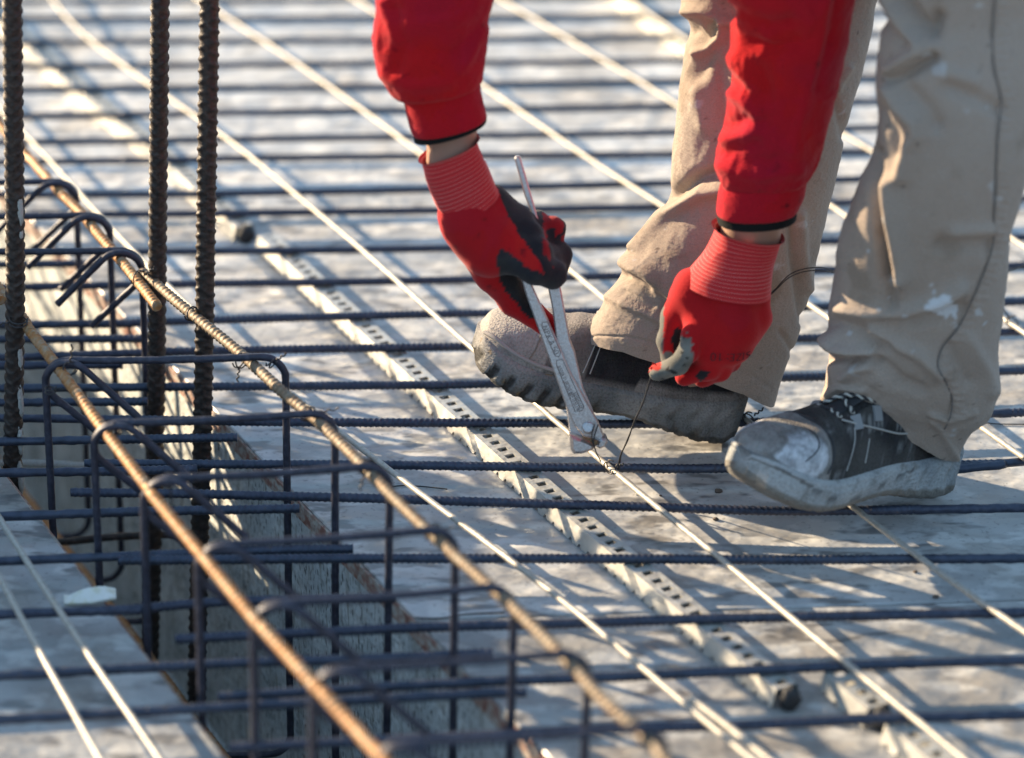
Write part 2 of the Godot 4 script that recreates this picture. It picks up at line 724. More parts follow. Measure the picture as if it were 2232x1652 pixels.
func materials() -> void:
	M.deck = deck_material(0.55, 0.3, 0.5, 0)
	M.deck_worn = deck_material(0.44, 0.55, 0.72, 100)
	M.deck_stained = deck_material(0.37, 0.75, 0.8, 200)
	M.wall = wall_material()
	M.edge = steel(31, [[0.0, Color(0.20, 0.085, 0.06)], [0.42, Color(0.27, 0.13, 0.10)], [0.56, Color(0.40, 0.34, 0.29)], [0.75, Color(0.46, 0.44, 0.40)], [1.0, Color(0.10, 0.08, 0.07)]], 0.03, 0.85, 0.0, 4.0, 4.0)
	M.cross = steel(41, [[0.0, Color(0.030, 0.037, 0.056)], [0.5, Color(0.047, 0.059, 0.090)], [0.80, Color(0.061, 0.071, 0.105)], [0.90, Color(0.083, 0.062, 0.049)], [1.0, Color(0.165, 0.081, 0.030)]], 0.025, 0.46, 0.55, 4.0)
	M.cross2 = steel(43, [[0.0, Color(0.030, 0.034, 0.051)], [0.55, Color(0.045, 0.054, 0.086)], [0.85, Color(0.078, 0.083, 0.109)], [1.0, Color(0.168, 0.099, 0.047)]], 0.03, 0.5, 0.5, 5.0)
	M.stir = steel(45, [[0.0, Color(0.018, 0.018, 0.029)], [0.6, Color(0.033, 0.035, 0.055)], [0.85, Color(0.060, 0.060, 0.087)], [1.0, Color(0.120, 0.102, 0.105)]], 0.03, 0.5, 0.25, 6.0)
	M.bright = steel(47, [[0.0, Color(0.234, 0.195, 0.148)], [0.35, Color(0.359, 0.335, 0.296)], [0.7, Color(0.429, 0.413, 0.382)], [0.88, Color(0.328, 0.250, 0.156)], [1.0, Color(0.234, 0.140, 0.070)]], 0.04, 0.55, 0.35, 7.0)
	M.tan = steel(49, [[0.0, Color(0.123, 0.057, 0.025)], [0.35, Color(0.180, 0.119, 0.070)], [0.6, Color(0.205, 0.168, 0.123)], [0.85, Color(0.238, 0.209, 0.168)], [1.0, Color(0.139, 0.078, 0.041)]], 0.03, 0.6, 0.25, 6.0)
	M.rust = steel(51, [[0.0, Color(0.18, 0.07, 0.022)], [0.42, Color(0.37, 0.165, 0.05)], [0.60, Color(0.31, 0.20, 0.11)], [0.85, Color(0.34, 0.285, 0.22)], [1.0, Color(0.30, 0.12, 0.03)]], 0.025, 0.6, 0.2, 6.0)
	M.column = steel(53, [[0.0, Color(0.014, 0.010, 0.009)], [0.45, Color(0.026, 0.019, 0.016)], [0.68, Color(0.046, 0.026, 0.018)], [0.88, Color(0.05, 0.044, 0.04)], [1.0, Color(0.13, 0.06, 0.03)]], 0.035, 0.55, 0.15, 6.0, 5.0)
	M.strip = steel(55, [[0.0, Color(0.361, 0.344, 0.310)], [0.5, Color(0.482, 0.473, 0.439)], [1.0, Color(0.568, 0.559, 0.525)]], 0.02, 0.42, 0.35, 5.0)
	M.dark = plain(Color(0.02, 0.02, 0.022), 0.7)
	M.wire = plain(Color(0.05, 0.048, 0.05), 0.45, 0.6)
	M.mortar = steel(57, [[0.0, Color(0.30, 0.29, 0.27)], [1.0, Color(0.46, 0.45, 0.42)]], 0.05, 0.95, 0.0, 12.0, 6.0)
	M.foam = steel(59, [[0.0, Color(0.52, 0.50, 0.30)], [0.5, Color(0.72, 0.72, 0.66)], [1.0, Color(0.78, 0.78, 0.75)]], 0.02, 0.7, 0.0, 8.0, 1.0)

# ---------------------------------------------------------------- camera, sky, sun
func light_and_camera() -> void:
	var cam := Camera3D.new()
	cam.name = "camera"
	cam.position = cam_at
	cam.rotation_degrees = Vector3(-PITCH, 0, 0)
	var lens := CameraAttributesPhysical.new()
	lens.frustum_focal_length = 12.0 * FL / 826.0
	lens.frustum_near = 0.1
	lens.frustum_far = 900.0
	lens.frustum_focus_distance = 2.955
	lens.exposure_aperture = lens.frustum_focal_length / 1000.0 / APERTURE
	cam.attributes = lens
	cam.near = 0.1
	cam.far = 900.0
	add_child(cam)
	cam.current = true
	var sky_mat := ProceduralSkyMaterial.new()
	sky_mat.sky_top_color = Color(0.46, 0.585, 0.705)
	sky_mat.sky_horizon_color = Color(0.555, 0.635, 0.69)
	sky_mat.sky_curve = 0.22
	sky_mat.sky_energy_multiplier = SKY
	sky_mat.ground_bottom_color = Color(0.28, 0.26, 0.24)
	sky_mat.ground_horizon_color = Color(0.58, 0.60, 0.63)
	sky_mat.ground_energy_multiplier = SKY
	sky_mat.sun_angle_max = 32.0
	sky_mat.sun_curve = 0.35
	var sky := Sky.new()
	sky.sky_material = sky_mat
	var env := Environment.new()
	env.background_mode = Environment.BG_SKY
	env.sky = sky
	env.background_energy_multiplier = 0.84
	env.tonemap_mode = Environment.TONE_MAPPER_LINEAR
	env.tonemap_exposure = EXPOSURE
	env.sdfgi_enabled = true
	env.ssao_enabled = true
	env.ssil_enabled = true
	var we := WorldEnvironment.new()
	we.name = "world"
	we.environment = env
	add_child(we)
	var sun := DirectionalLight3D.new()
	sun.name = "sun"
	sun.light_energy = SUN
	sun.light_color = Color(1.0, 0.90, 0.75)
	sun.light_angular_distance = 0.55
	sun.shadow_enabled = true
	var el := deg_to_rad(SUN_EL)
	var az := deg_to_rad(SUN_AZ)
	# the sun stands behind the scene on the left; az is measured from straight left towards the back
	var to_sun := Vector3(-cos(az) * cos(el), sin(el), -sin(az) * cos(el))
	sun.position = to_sun * 10.0
	add_child(sun)
	sun.look_at(Vector3.ZERO, Vector3.UP)

const APERTURE := 0.040
const SUN := 1.6
const SUN_EL := 18.0
const SUN_AZ := 31.0
const SKY := 1.0
const EXPOSURE := 2.72

# ---------------------------------------------------------------- the formwork
var along: Vector3    # down the beam box, towards the viewer
var across: Vector3   # along the crossbars, to the right

func formwork() -> void:
	var gm := PlaneMesh.new()
	gm.size = Vector2(1200, 1200)
	var ground := structure("ground", gm, steel(61, [[0.0, Color(0.18, 0.17, 0.15)], [1.0, Color(0.30, 0.28, 0.25)]], 0.02, 0.95, 0.0, 0.3))
	ground.position = Vector3(0, -3.2, 0)
	var ra := dk(362, 790)
	var rb := dk(1083, 1540)
	along = (rb - ra).normalized()
	across = (dk(1366, 1324) - dk(908, 1339)).normalized()
	var skin := 0.021
	# right of the beam box: sheets of formwork plywood, laid with fine open joints
	var deck := Node3D.new()
	deck.name = "formwork_deck"
	deck.set_meta("kind", "structure")
	add_child(deck)
	var o := dk(908, 1341)
	o += along * (ra - o).dot(along)
	o = dk(908, 1350)
	var gap := 0.0016
	for i in range(-7, 3):
		for j in 3:
			var a := o + along * (i * 1.22 + gap) + across * (j * 2.44 + (gap if j > 0 else 0.0))
			var b := a + along * (1.22 - gap * 2)
			var w := across * (2.44 - gap * 2)
			part("plywood_sheet", slab(PackedVector3Array([a, a + w, b + w, b]), Vector3(0, -skin, 0), 0.0012, 0.62), M.deck_stained if i >= 0 else M.deck_worn if i == -1 else M.deck, deck)
	var lo := dk(424, 1566)
	lo = lo - along * 0.0
	for i in range(-7, 2):
		for j in 2:
			var a := lo + along * (i * 1.22 + 0.35 + gap) - across * (j * 2.44 + (gap if j > 0 else 0.0))
			var b := a + along * (1.22 - gap * 2)
			var w := -across * (2.44 - gap * 2)
			part("plywood_sheet", slab(PackedVector3Array([a, a + w, b + w, b]), Vector3(0, -skin, 0), 0.0012, 0.62), M.deck_stained if i >= -1 else M.deck, deck)
	# the beam box between the two decks: side boards, bottom, and the stained edges of the sheets
	var trench := Node3D.new()
	trench.name = "beam_box"
	trench.set_meta("kind", "structure")
	add_child(trench)
	var far := -8.4
	var near := 3.4
	var deep := 0.44
	var edge := func(at: Vector3, side: float, called: String, top: float, bottom: float, thick: float, shift: float, mat: Material) -> void:
		var p := at + along * far + across * (shift * side) + Vector3(0, top, 0)
		var q := at + along * near + across * (shift * side) + Vector3(0, top, 0)
		var w := across * (thick * side)
		part(called, slab(PackedVector3Array([p, q, q + w, p + w]), Vector3(0, bottom - top, 0), 0.001, 0.6), mat, trench)
	edge.call(o, 1.0, "side_board", -skin - 0.0015, -deep, 0.027, 0.004, M.wall)
	edge.call(lo, -1.0, "side_board", -skin - 0.0015, -deep, 0.027, 0.004, M.wall)
	edge.call(o, 1.0, "edge_strip", -0.0016, -skin - 0.001, 0.0026, -0.0028, M.edge)
	edge.call(lo, -1.0, "edge_strip", -0.0016, -skin - 0.001, 0.0026, -0.0028, M.edge)
	var bp := lo + along * far - across * 0.03 + Vector3(0, -deep - 0.002, 0)
	var bq := lo + along * near - across * 0.03 + Vector3(0, -deep - 0.002, 0)
	var bw := (o - lo)
	bw = bw - along * bw.dot(along)
	bw = bw + across * 0.09
	part("bottom_board", slab(PackedVector3Array([bp, bp + bw, bq + bw, bq]), Vector3(0, -0.027, 0), 0.001, 0.6), M.wall, trench)

# ---------------------------------------------------------------- crossbars, long bars, cage
const H_ROW := 0.0246
const H_LONG := 0.0322
const H_CAGE := 0.162

func crossbars() -> void:
	# measured along each bar from left to right; [points, reaches past the left, the mesh wants ribs, what tells it apart]
	var rows := [
		[[[0, 4], [683, 1], [1341, -8], [1881, -20]], true, false, "blurred crossbar at the very top edge, farthest of all"],
		[[[0, 42], [683, 41], [1341, 36], [1881, 26]], true, false, "blurred crossbar second from the top edge, far behind the worker"],
		[[[0, 93], [290, 91], [683, 89], [1341, 82], [1881, 75]], true, false, "blurred crossbar third from the top, passing the bend of the far long bar"],
		[[[0, 146], [290, 144], [683, 140], [1341, 134], [1881, 124]], true, false, "blurred crossbar fourth from the top, beside the upper red sleeve"],
		[[[0, 196], [290, 193], [683, 191], [1341, 180], [1881, 170]], true, false, "blurred crossbar fifth from the top, level with the red sleeve's cuff seam"],
		[[[0, 254], [290, 250], [683, 243], [1341, 234], [1881, 222]], true, false, "blurred crossbar sixth from the top, level with the black inner cuff"],
		[[[0, 310], [290, 307], [683, 301], [1341, 291], [1881, 279]], true, false, "blurred crossbar seventh from the top, level with the bare wrist"],
		[[[0, 354], [290, 350], [683, 343], [1341, 338], [1881, 331]], true, false, "blurred crossbar eighth from the top, level with the pincers' handle end"],
		[[[60, 424], [400, 423], [837, 415], [1341, 402], [1881, 390]], true, true, "dark crossbar ninth from the top, behind the knit glove cuff"],
		[[[0, 468], [400, 466], [837, 460], [1291, 454], [1824, 442]], true, true, "dark crossbar tenth from the top, just above the small black end block"],
		[[[0, 550], [400, 548], [837, 543], [1291, 535], [1824, 525]], true, true, "dark crossbar just below the small black end block, behind the gloved fingers"],
		[[[75, 625], [400, 619], [837, 613], [1291, 603], [1824, 588], [2211, 579]], true, true, "dark crossbar level with the lower tip of the glove holding pincers"],
		[[[0, 708], [200, 706], [400, 700], [837, 687], [1291, 679], [1824, 668], [2211, 657]], true, true, "dark crossbar passing just above the toe of the raised shoe"],
		[[[0, 780], [400, 766], [837, 758], [1175, 752], [1824, 735], [2211, 723]], true, true, "dark crossbar meeting the toe of the raised shoe"],
		[[[30, 846], [400, 843], [808, 840], [1100, 836], [1824, 820], [2211, 808]], true, true, "dark crossbar running into the sole of the raised shoe"],
		[[[0, 911], [300, 915], [558, 919], [808, 921], [1166, 922], [1366, 924], [1724, 918], [2199, 900]], true, true, "dark crossbar under the raised shoe's heel, with a sharp shadow"],
		[[[185, 1010], [558, 1012], [808, 1013], [1116, 1017], [1366, 1020], [1550, 1021], [2174, 1011], [2232, 1006]], false, true, "sharp blue-grey crossbar with rusty top where the pincers tie the wire"],
		[[[155, 1073], [400, 1076], [558, 1080], [808, 1086], [1116, 1096], [1366, 1103], [1674, 1113], [1974, 1111], [2232, 1107]], false, true, "sharp crossbar with orange rust flecks under the near shoe's sole"],
		[[[259, 1221], [558, 1219], [808, 1217], [1366, 1218], [1699, 1220], [2232, 1217]], false, true, "blue-grey crossbar first in front of the near shoe"],
		[[[382, 1393], [633, 1381], [958, 1366], [1241, 1359], [1491, 1350], [1674, 1346], [1924, 1341], [2232, 1335]], false, true, "blurred blue crossbar third up from the bottom edge, ending inside the beam box"],
		[[[475, 1519], [808, 1499], [1058, 1486], [1366, 1474], [1674, 1459], [1924, 1448], [2232, 1439]], false, true, "blurred blue crossbar just above the strip's black end block near the bottom"],
		[[[500, 1629], [708, 1619], [1033, 1604], [1366, 1586], [1616, 1581], [1924, 1566], [2232, 1558]], false, true, "blurred blue crossbar nearest the bottom edge, right of the beam box"],
	]
	var n := 0
	for r in rows:
		var p := extend(pts_dk(r[0], H_ROW), 1.6 if r[1] else 0.0, 1.6)
		var m := ribbed(p, 0.0044, 0.0060, 0.0007, r[2], 12, 0.45 if n % 3 != 0 else -0.45)
		solo("crossbar", m, M.cross if n % 2 == 0 else M.cross2, "ribbed steel " + r[3], "rebar", "crossbars on the right deck")
		n += 1
	var left := [
		[[[-50, 577], [125, 575]], "farthest short crossbar end at the left edge beside the column bars"],
		[[[-50, 740], [310, 738]], "left crossbar ending behind the second column bar, above the first near stirrup"],
		[[[-50, 797], [237, 795]], "left crossbar ending level with the first near stirrup's top"],
		[[[-50, 878], [322, 875]], "left crossbar ending at the second column bar inside the beam cage"],
		[[[-20, 963], [250, 958], [517, 953]], "left crossbar ending in front of the third column bar on the deck edge"],
		[[[-20, 1031], [250, 1027], [430, 1022]], "left crossbar touching the rust-ended bar in the beam cage"],
		[[[-20, 1126], [300, 1115], [558, 1110], [653, 1108]], "left crossbar crossing the left deck corner and ending on the reddish edge"],
		[[[-20, 1224], [300, 1211], [550, 1201], [770, 1196]], "left crossbar ending above the red edge, crossing the first bright left bar"],
		[[[-20, 1340], [250, 1330], [500, 1311], [863, 1303]], "left crossbar lying just below the pale foam scrap"],
		[[[-20, 1474], [300, 1456], [525, 1444], [808, 1436], [1074, 1423]], "left crossbar second up from the bottom-left, ending past the beam box"],
		[[[-20, 1570], [250, 1555], [525, 1539], [808, 1524], [1082, 1510], [1148, 1509]], "left crossbar nearest the bottom-left corner"],
	]
	for r in left:
		var p := extend(pts_dk(r[0], H_ROW + 0.001), 1.4, 0.0)
		var m := ribbed(p, 0.0044, 0.0060, 0.0007, true, 12, 0.45 if n % 2 == 0 else -0.4)
		solo("crossbar", m, M.cross2 if n % 3 == 0 else M.cross, "ribbed steel " + r[1], "rebar", "crossbars lapped in from the left deck")
		n += 1

func longbars() -> void:
	var bars := [
		[[[95, -30], [112, 0], [188, 100], [330, 185], [435, 250], [558, 350], [633, 413], [765, 520], [875, 620], [968, 705], [1048, 775], [1148, 868], [1238, 943], [1291, 986], [1328, 1016], [1416, 1096], [1553, 1201], [1674, 1304], [1761, 1379], [1849, 1451], [1961, 1536], [2099, 1652], [2180, 1720]],
			"thin bright long bar with a kink at the top left, being tied under the pincers"],
		[[[390, -30], [425, 0], [475, 25], [558, 77], [658, 143], [783, 233], [918, 335], [1060, 445], [1233, 575], [1321, 648], [1460, 772], [1606, 893], [1666, 943], [1780, 1050], [1874, 1134], [1974, 1206], [2024, 1239], [2232, 1374], [2330, 1440]],
			"thin bright long bar passing behind the pincers glove and under the near shoe"],
		[[[730, -30], [775, 0], [820, 25], [930, 98], [1045, 180], [1116, 232], [1261, 338], [1403, 413], [1456, 455], [1600, 555], [1754, 653], [1806, 688], [1960, 800], [2114, 911], [2232, 998], [2330, 1070]],
			"thin bright long bar running out from the left sleeve's cuff and behind both legs"],
		[[[1050, -25], [1116, 18], [1241, 85], [1366, 155], [1478, 232], [1640, 335], [1806, 445], [1846, 473], [2020, 590], [2186, 690], [2232, 720], [2330, 790]],
			"thin bright long bar between the sleeves, passing behind the trousers' knees"],
		[[[1310, -40], [1371, 0], [1491, 87], [1660, 190], [1846, 290], [1899, 327], [2060, 425], [2199, 510], [2232, 530], [2330, 600]],
			"thin bright long bar at the top right, farthest behind the trousers"],
		[[[20, 255], [70, 305], [162, 413], [225, 470], [282, 543], [345, 612], [480, 735], [620, 851], [668, 891], [733, 938], [798, 991], [858, 1031], [958, 1108], [1058, 1176], [1136, 1239], [1241, 1306], [1341, 1384], [1416, 1469], [1478, 1531], [1628, 1652], [1700, 1710]],
			"thin silver long bar running beside the beam cage on its right"],
		[[[-60, 1035], [0, 1139], [62, 1239], [125, 1326], [212, 1451], [275, 1546], [350, 1652], [400, 1730]],
			"right of the two thin bright bars on the left deck"],
		[[[-60, 1150], [0, 1261], [50, 1344], [107, 1464], [162, 1559], [215, 1652], [260, 1730]],
			"left of the two thin bright bars on the left deck"],
	]
	var n := 0
	for b in bars:
		var p := pts_dk(b[0], H_LONG)
		# a bar lies over the crossbars and sags a little between
		var line := settle(smooth(extend(p, 1.2, 0.8), 0.008), 26)
		for k in line.size():
			line[k].y += 0.0006 * sin(line[k].z * 17.0 + n)
		var m := bar(line, 0.0031, 0.0065, 0.00022, 10, 0.2, 0.00015)
		solo("long_bar", m, M.bright, b[1], "rebar", "thin long bars over the crossbars")
		n += 1
	var lap := smooth(extend(pts_dk([[1491, 1524], [1560, 1576], [1655, 1652], [1730, 1712]], H_LONG + 0.003), 0.0, 0.5), 0.006)
	for k in lap.size():
		lap[k] += Vector3(0.0068, 0, 0)
	solo("long_bar", bar(lap, 0.0034, 0.0065, 0.0002, 10), M.bright, "lapping end of a pale long bar tied at the bottom centre", "rebar", "thin long bars over the crossbars")

# a stiff bar does not follow every small error of measurement: average each point with its neighbours
func settle(line: PackedVector3Array, reach: int) -> PackedVector3Array:
	for pass_ in 2:
		var out := line.duplicate()
		var n := line.size()
		for k in n:
			var w := mini(mini(k, n - 1 - k), reach)
			var sum := Vector3.ZERO
			for i in range(k - w, k + w + 1):
				sum += line[i]
			out[k] = sum / (2 * w + 1)
		line = out
	return line

func cage() -> void:
	var a := pts_dk([[310, 593], [400, 670], [500, 750], [570, 812], [620, 858], [668, 897], [718, 942], [783, 1006], [858, 1084], [958, 1180], [1033, 1247], [1116, 1321], [1211, 1414], [1316, 1526], [1378, 1581], [1446, 1652]], H_CAGE - 0.009)
	solo("cage_bar", ribbed(extend(a, 0.0, 0.5), 0.0048, 0.0078, 0.0013, true, 16, 0.2), M.tan, "ribbed tan cage bar along the right corners of the near stirrups", "rebar", "long bars of the beam cage")
	var a2 := pts_dk([[60, 340], [130, 418], [175, 462], [212, 508], [240, 540], [270, 575], [303, 617], [343, 668]], H_CAGE - 0.0095)
	solo("cage_bar", ribbed(extend(a2, 1.4, 0.0), 0.0049, 0.0080, 0.0014, true, 16, 0.2), M.rust, "orange rusted cage bar ending beside the second column bar", "rebar", "long bars of the beam cage")
	var b := pts_dk([[-60, 560], [0, 632], [52, 697], [65, 720], [118, 790], [140, 820], [220, 928], [320, 1060], [338, 1086], [442, 1212], [550, 1344], [578, 1374], [683, 1490], [713, 1521], [833, 1652]], H_CAGE - 0.009)
	solo("cage_bar", ribbed(extend(b, 0.0, 0.5), 0.0046, 0.0084, 0.0016, true, 16, 0.2), M.rust, "orange rusted cage bar along the left corners of the near stirrups", "rebar", "long bars of the beam cage")
	var b2 := pts_dk([[-120, 520], [-40, 618], [2, 655]], H_CAGE - 0.004)
	solo("cage_bar", ribbed(extend(b2, 1.0, 0.0), 0.0052, 0.0085, 0.0009, true, 12, 0.2), M.rust, "rusty bar end at the left edge behind the first column bar", "rebar", "long bars of the beam cage")
	# lower bars lie on the bottom bends of the stirrups
	for q in [[[[-80, 912], [60, 1092], [330, 1442], [420, 1566], [500, 1668]], -0.29, "rust brown cage bar low in the beam box, showing along the left deck's edge"], [[[-330, 912], [-190, 1092], [80, 1442], [170, 1566], [250, 1668]], -0.29, "dark cage bar low in the beam box under the left deck's edge"]]:
		var line := extend(pts_dk(q[0], q[1]), 0.9, 0.6)
		solo("cage_bar", ribbed(line, 0.0060, 0.0095, 0.001, true, 12, 0.25), M.rust if q[0][0][0] > -100 else M.column, q[2], "rebar", "long bars of the beam cage")
	var st := [
		[[-192, 546], [308, 546], false, "far stirrup with two hook ends, just behind the second column bar"],
		[[-247, 469], [238, 469], false, "second far stirrup with hooks, at the upper left of the beam box"],
		[[-305, 397], [165, 395], false, "farthest stirrup in view, at the left edge behind the first column bar"],
		[[97, 786], [622, 777], true, "first near stirrup, with wire ties at both top corners"],
		[[203, 925], [730, 899], true, "second near stirrup, flecked with white, in front of the third column bar"],
		[[312, 1046], [850, 1014], true, "third near stirrup from the column bars"],
		[[430, 1190], [993, 1152], true, "fourth near stirrup from the column bars, blurred"],
		[[552, 1318], [1122, 1276], true, "fifth near stirrup from the column bars, blurred"],
		[[682, 1462], [1284, 1421], true, "sixth near stirrup, second from the bottom edge"],
		[[815, 1625], [1453, 1585], true, "nearest stirrup, cut by the bottom edge"],
	]
	var k := 0
	for s in st:
		stirrup(dk(s[0][0], s[0][1], H_CAGE), dk(s[1][0], s[1][1], H_CAGE), s[2], s[3], k)
		k += 1

func stirrup(tl: Vector3, tr: Vector3, hooks_left: bool, label: String, k: int) -> void:
	var r := 0.0037
	var w := tr - tl
	var wd := w.length()
	var x := w / wd
	var lean := Vector3(-0.020 - 0.004 * (k % 3), -1.0, 0.012 * (k % 2)).normalized()
	var deep := 0.46
	var cr := 0.024
	var t := thing("stirrup", "bent dark steel " + label, "stirrup", tl, "stirrups of the beam cage")
	var P := PackedVector3Array()
	var corner := func(c: Vector3, from: Vector3, to: Vector3) -> void:
		# quarter bend from direction `from` into `to` round the corner point c
		for i in 7:
			var f := i / 6.0 * PI * 0.5
			P.append(c - from * cr * (1.0 - sin(f)) + to * cr * (1.0 - cos(f)))
	var hook_at := Vector3.ZERO if hooks_left else w
	var sgn := 1.0 if hooks_left else -1.0
	# start on the top bar at the hooked corner, run round the loop and end up the hooked leg
	var top_in := x * sgn
	var far := hook_at + x * wd * sgn
	for i in 12:
		var f := i / 11.0
		P.append(hook_at + top_in * lerpf(cr, wd - cr - 0.004, f) + Vector3(0, -0.0015 * sin(f * PI), 0))
	corner.call(far, top_in, lean)
	for i in range(1, 10):
		P.append(far + lean * lerpf(cr, deep - cr, i / 10.0))
	corner.call(far + lean * deep, lean, -top_in)
	for i in range(1, 8):
		P.append(far + lean * deep - top_in * lerpf(cr, wd - cr, i / 8.0))
	corner.call(hook_at + lean * deep, -top_in, -lean)
	for i in range(1, 10):
		P.append(hook_at + lean * lerpf(deep - cr, cr, i / 10.0))
	# the two bends at the hooked corner pass side by side, and each end turns into the core
	var side := x.cross(lean).normalized()
	if side.z < 0:
		side = -side
	for i in range(0, 9):
		var f := i / 8.0 * PI * 0.75
		var c := hook_at + (lean + top_in) * cr
		P.append(c + (-top_in * cos(f) - lean * sin(f)) * cr + side * 0.004 * f)
	var e0 := P[P.size() - 1]
	var dir := (lean + top_in).normalized()
	for i in range(1, 5):
		P.append(e0 + dir * 0.018 * i + side * 0.001 * i)
	part("loop", bar(smooth(P, 0.006), r, 0.02, 0.00025, 12, 0.6), M.stir, t)
	var Q := PackedVector3Array()
	var c2 := hook_at + (lean + top_in) * cr
	for i in range(0, 9):
		var f := PI * 0.5 - i / 8.0 * PI * 0.75
		Q.append(c2 + (-top_in * cos(f) - lean * sin(f)) * cr - side * 0.0035 * i / 8.0)
	# this end comes off the top bar, goes round the corner and back into the core
	Q.insert(0, hook_at + top_in * (cr + 0.012))
	var e1 := Q[Q.size() - 1]
	for i in range(1, 5):
		Q.append(e1 + dir * 0.0185 * i - side * 0.0012 * i)
	part("hook", bar(smooth(Q, 0.006), r, 0.02, 0.00025, 12, 0.6), M.stir, t)

func column_bars() -> void:
	var list := [
		[[26, -420], [27, 0], [33, 500], [33, 700], [28, 1000], [20, 1400], 1000.0, 0.0089, "rusty ribbed leftmost column bar spattered with grey mortar"],
		[[352, -420], [349, 0], [344, 500], [341, 826], [333, 1200], [326, 1480], 892.0, 0.0088, "rusty column bar, left of the two standing close together"],
		[[462, -420], [457, 0], [449, 500], [444, 826], [435, 1200], [428, 1540], 975.0, 0.0092, "rusty column bar touching the tan cage bar, rightmost of three"],
	]
	var k := 0
	for l in list:
		var z := dk(l[0][0], l[6]).z
		var P := PackedVector3Array()
		for i in 6:
			P.append(zp(l[i][0], l[i][1], z))
		var line := smooth(P, 0.0017)
		var t := thing("column_bar", "upright dark " + l[8], "rebar", P[5], "upright starter bars of the column")
		for i in line.size():
			line[i] -= t.position
		part("shaft", bar(line, l[7], 0.0118, 0.0014, 24, [0.55, 0.5, -0.5][k]), M.column, t)
		if k == 0:
			for s in [[47, 452, 0.011, 0.034], [49, 505, 0.008, 0.012], [47, 772, 0.010, 0.028], [48, 866, 0.010, 0.036], [48, 955, 0.011, 0.03], [48, 1035, 0.011, 0.036]]:
				var c := zp(s[0], s[1], z) + Vector3(-0.001, 0, 0.0045) - t.position
				part("mortar_splash", blob(c, Vector3(s[2] * 0.30, s[3] * 0.55, s[2] * 0.42), 70 + int(s[1])), M.mortar, t)
		k += 1
	# link ties low on the column bars
	for q in [[[150, 1180], [312, 1167], "mortar-stained", M.column, 0.30], [[20, 1010], [190, 1016], "grey mortar-coated", M.mortar, 0.12]]:
		var z2 := dk(330, 905).z - 0.02
		var p := PackedVector3Array([zp(q[0][0] - 60, q[0][1] + 3, z2), zp(q[0][0], q[0][1], z2), zp((q[0][0] + q[1][0]) * 0.5, (q[0][1] + q[1][1]) * 0.5 - 2, z2), zp(q[1][0], q[1][1], z2), zp(q[1][0] + 110, q[1][1] - 3, z2)])
		solo("column_link", bar(smooth(p, 0.008), 0.0042, 0.02, 0.0003, 10, 0.4, 0.0005), q[3], q[2] + " steel link lying low between the column bars", "rebar")

func blob(c: Vector3, s: Vector3, seed_: int) -> ArrayMesh:
	var nu := 16
	var nv := 12
	var P := PackedVector3Array()
	for j in nv:
		var v := PI * (0.02 + 0.96 * j / (nv - 1))
		for i in nu:
			var u := TAU * i / nu
			var d := Vector3(sin(v) * cos(u), cos(v), sin(v) * sin(u))
			var w := 1.0 + 0.35 * fn.get_noise_3d(d.x * 90 + seed_ * 31, d.y * 90, d.z * 90)
			P.append(c + Vector3(d.x * s.x, d.y * s.y, d.z * s.z) * w)
	return grid(P, nu, nv, true, PackedColorArray(), PackedVector2Array(), true)

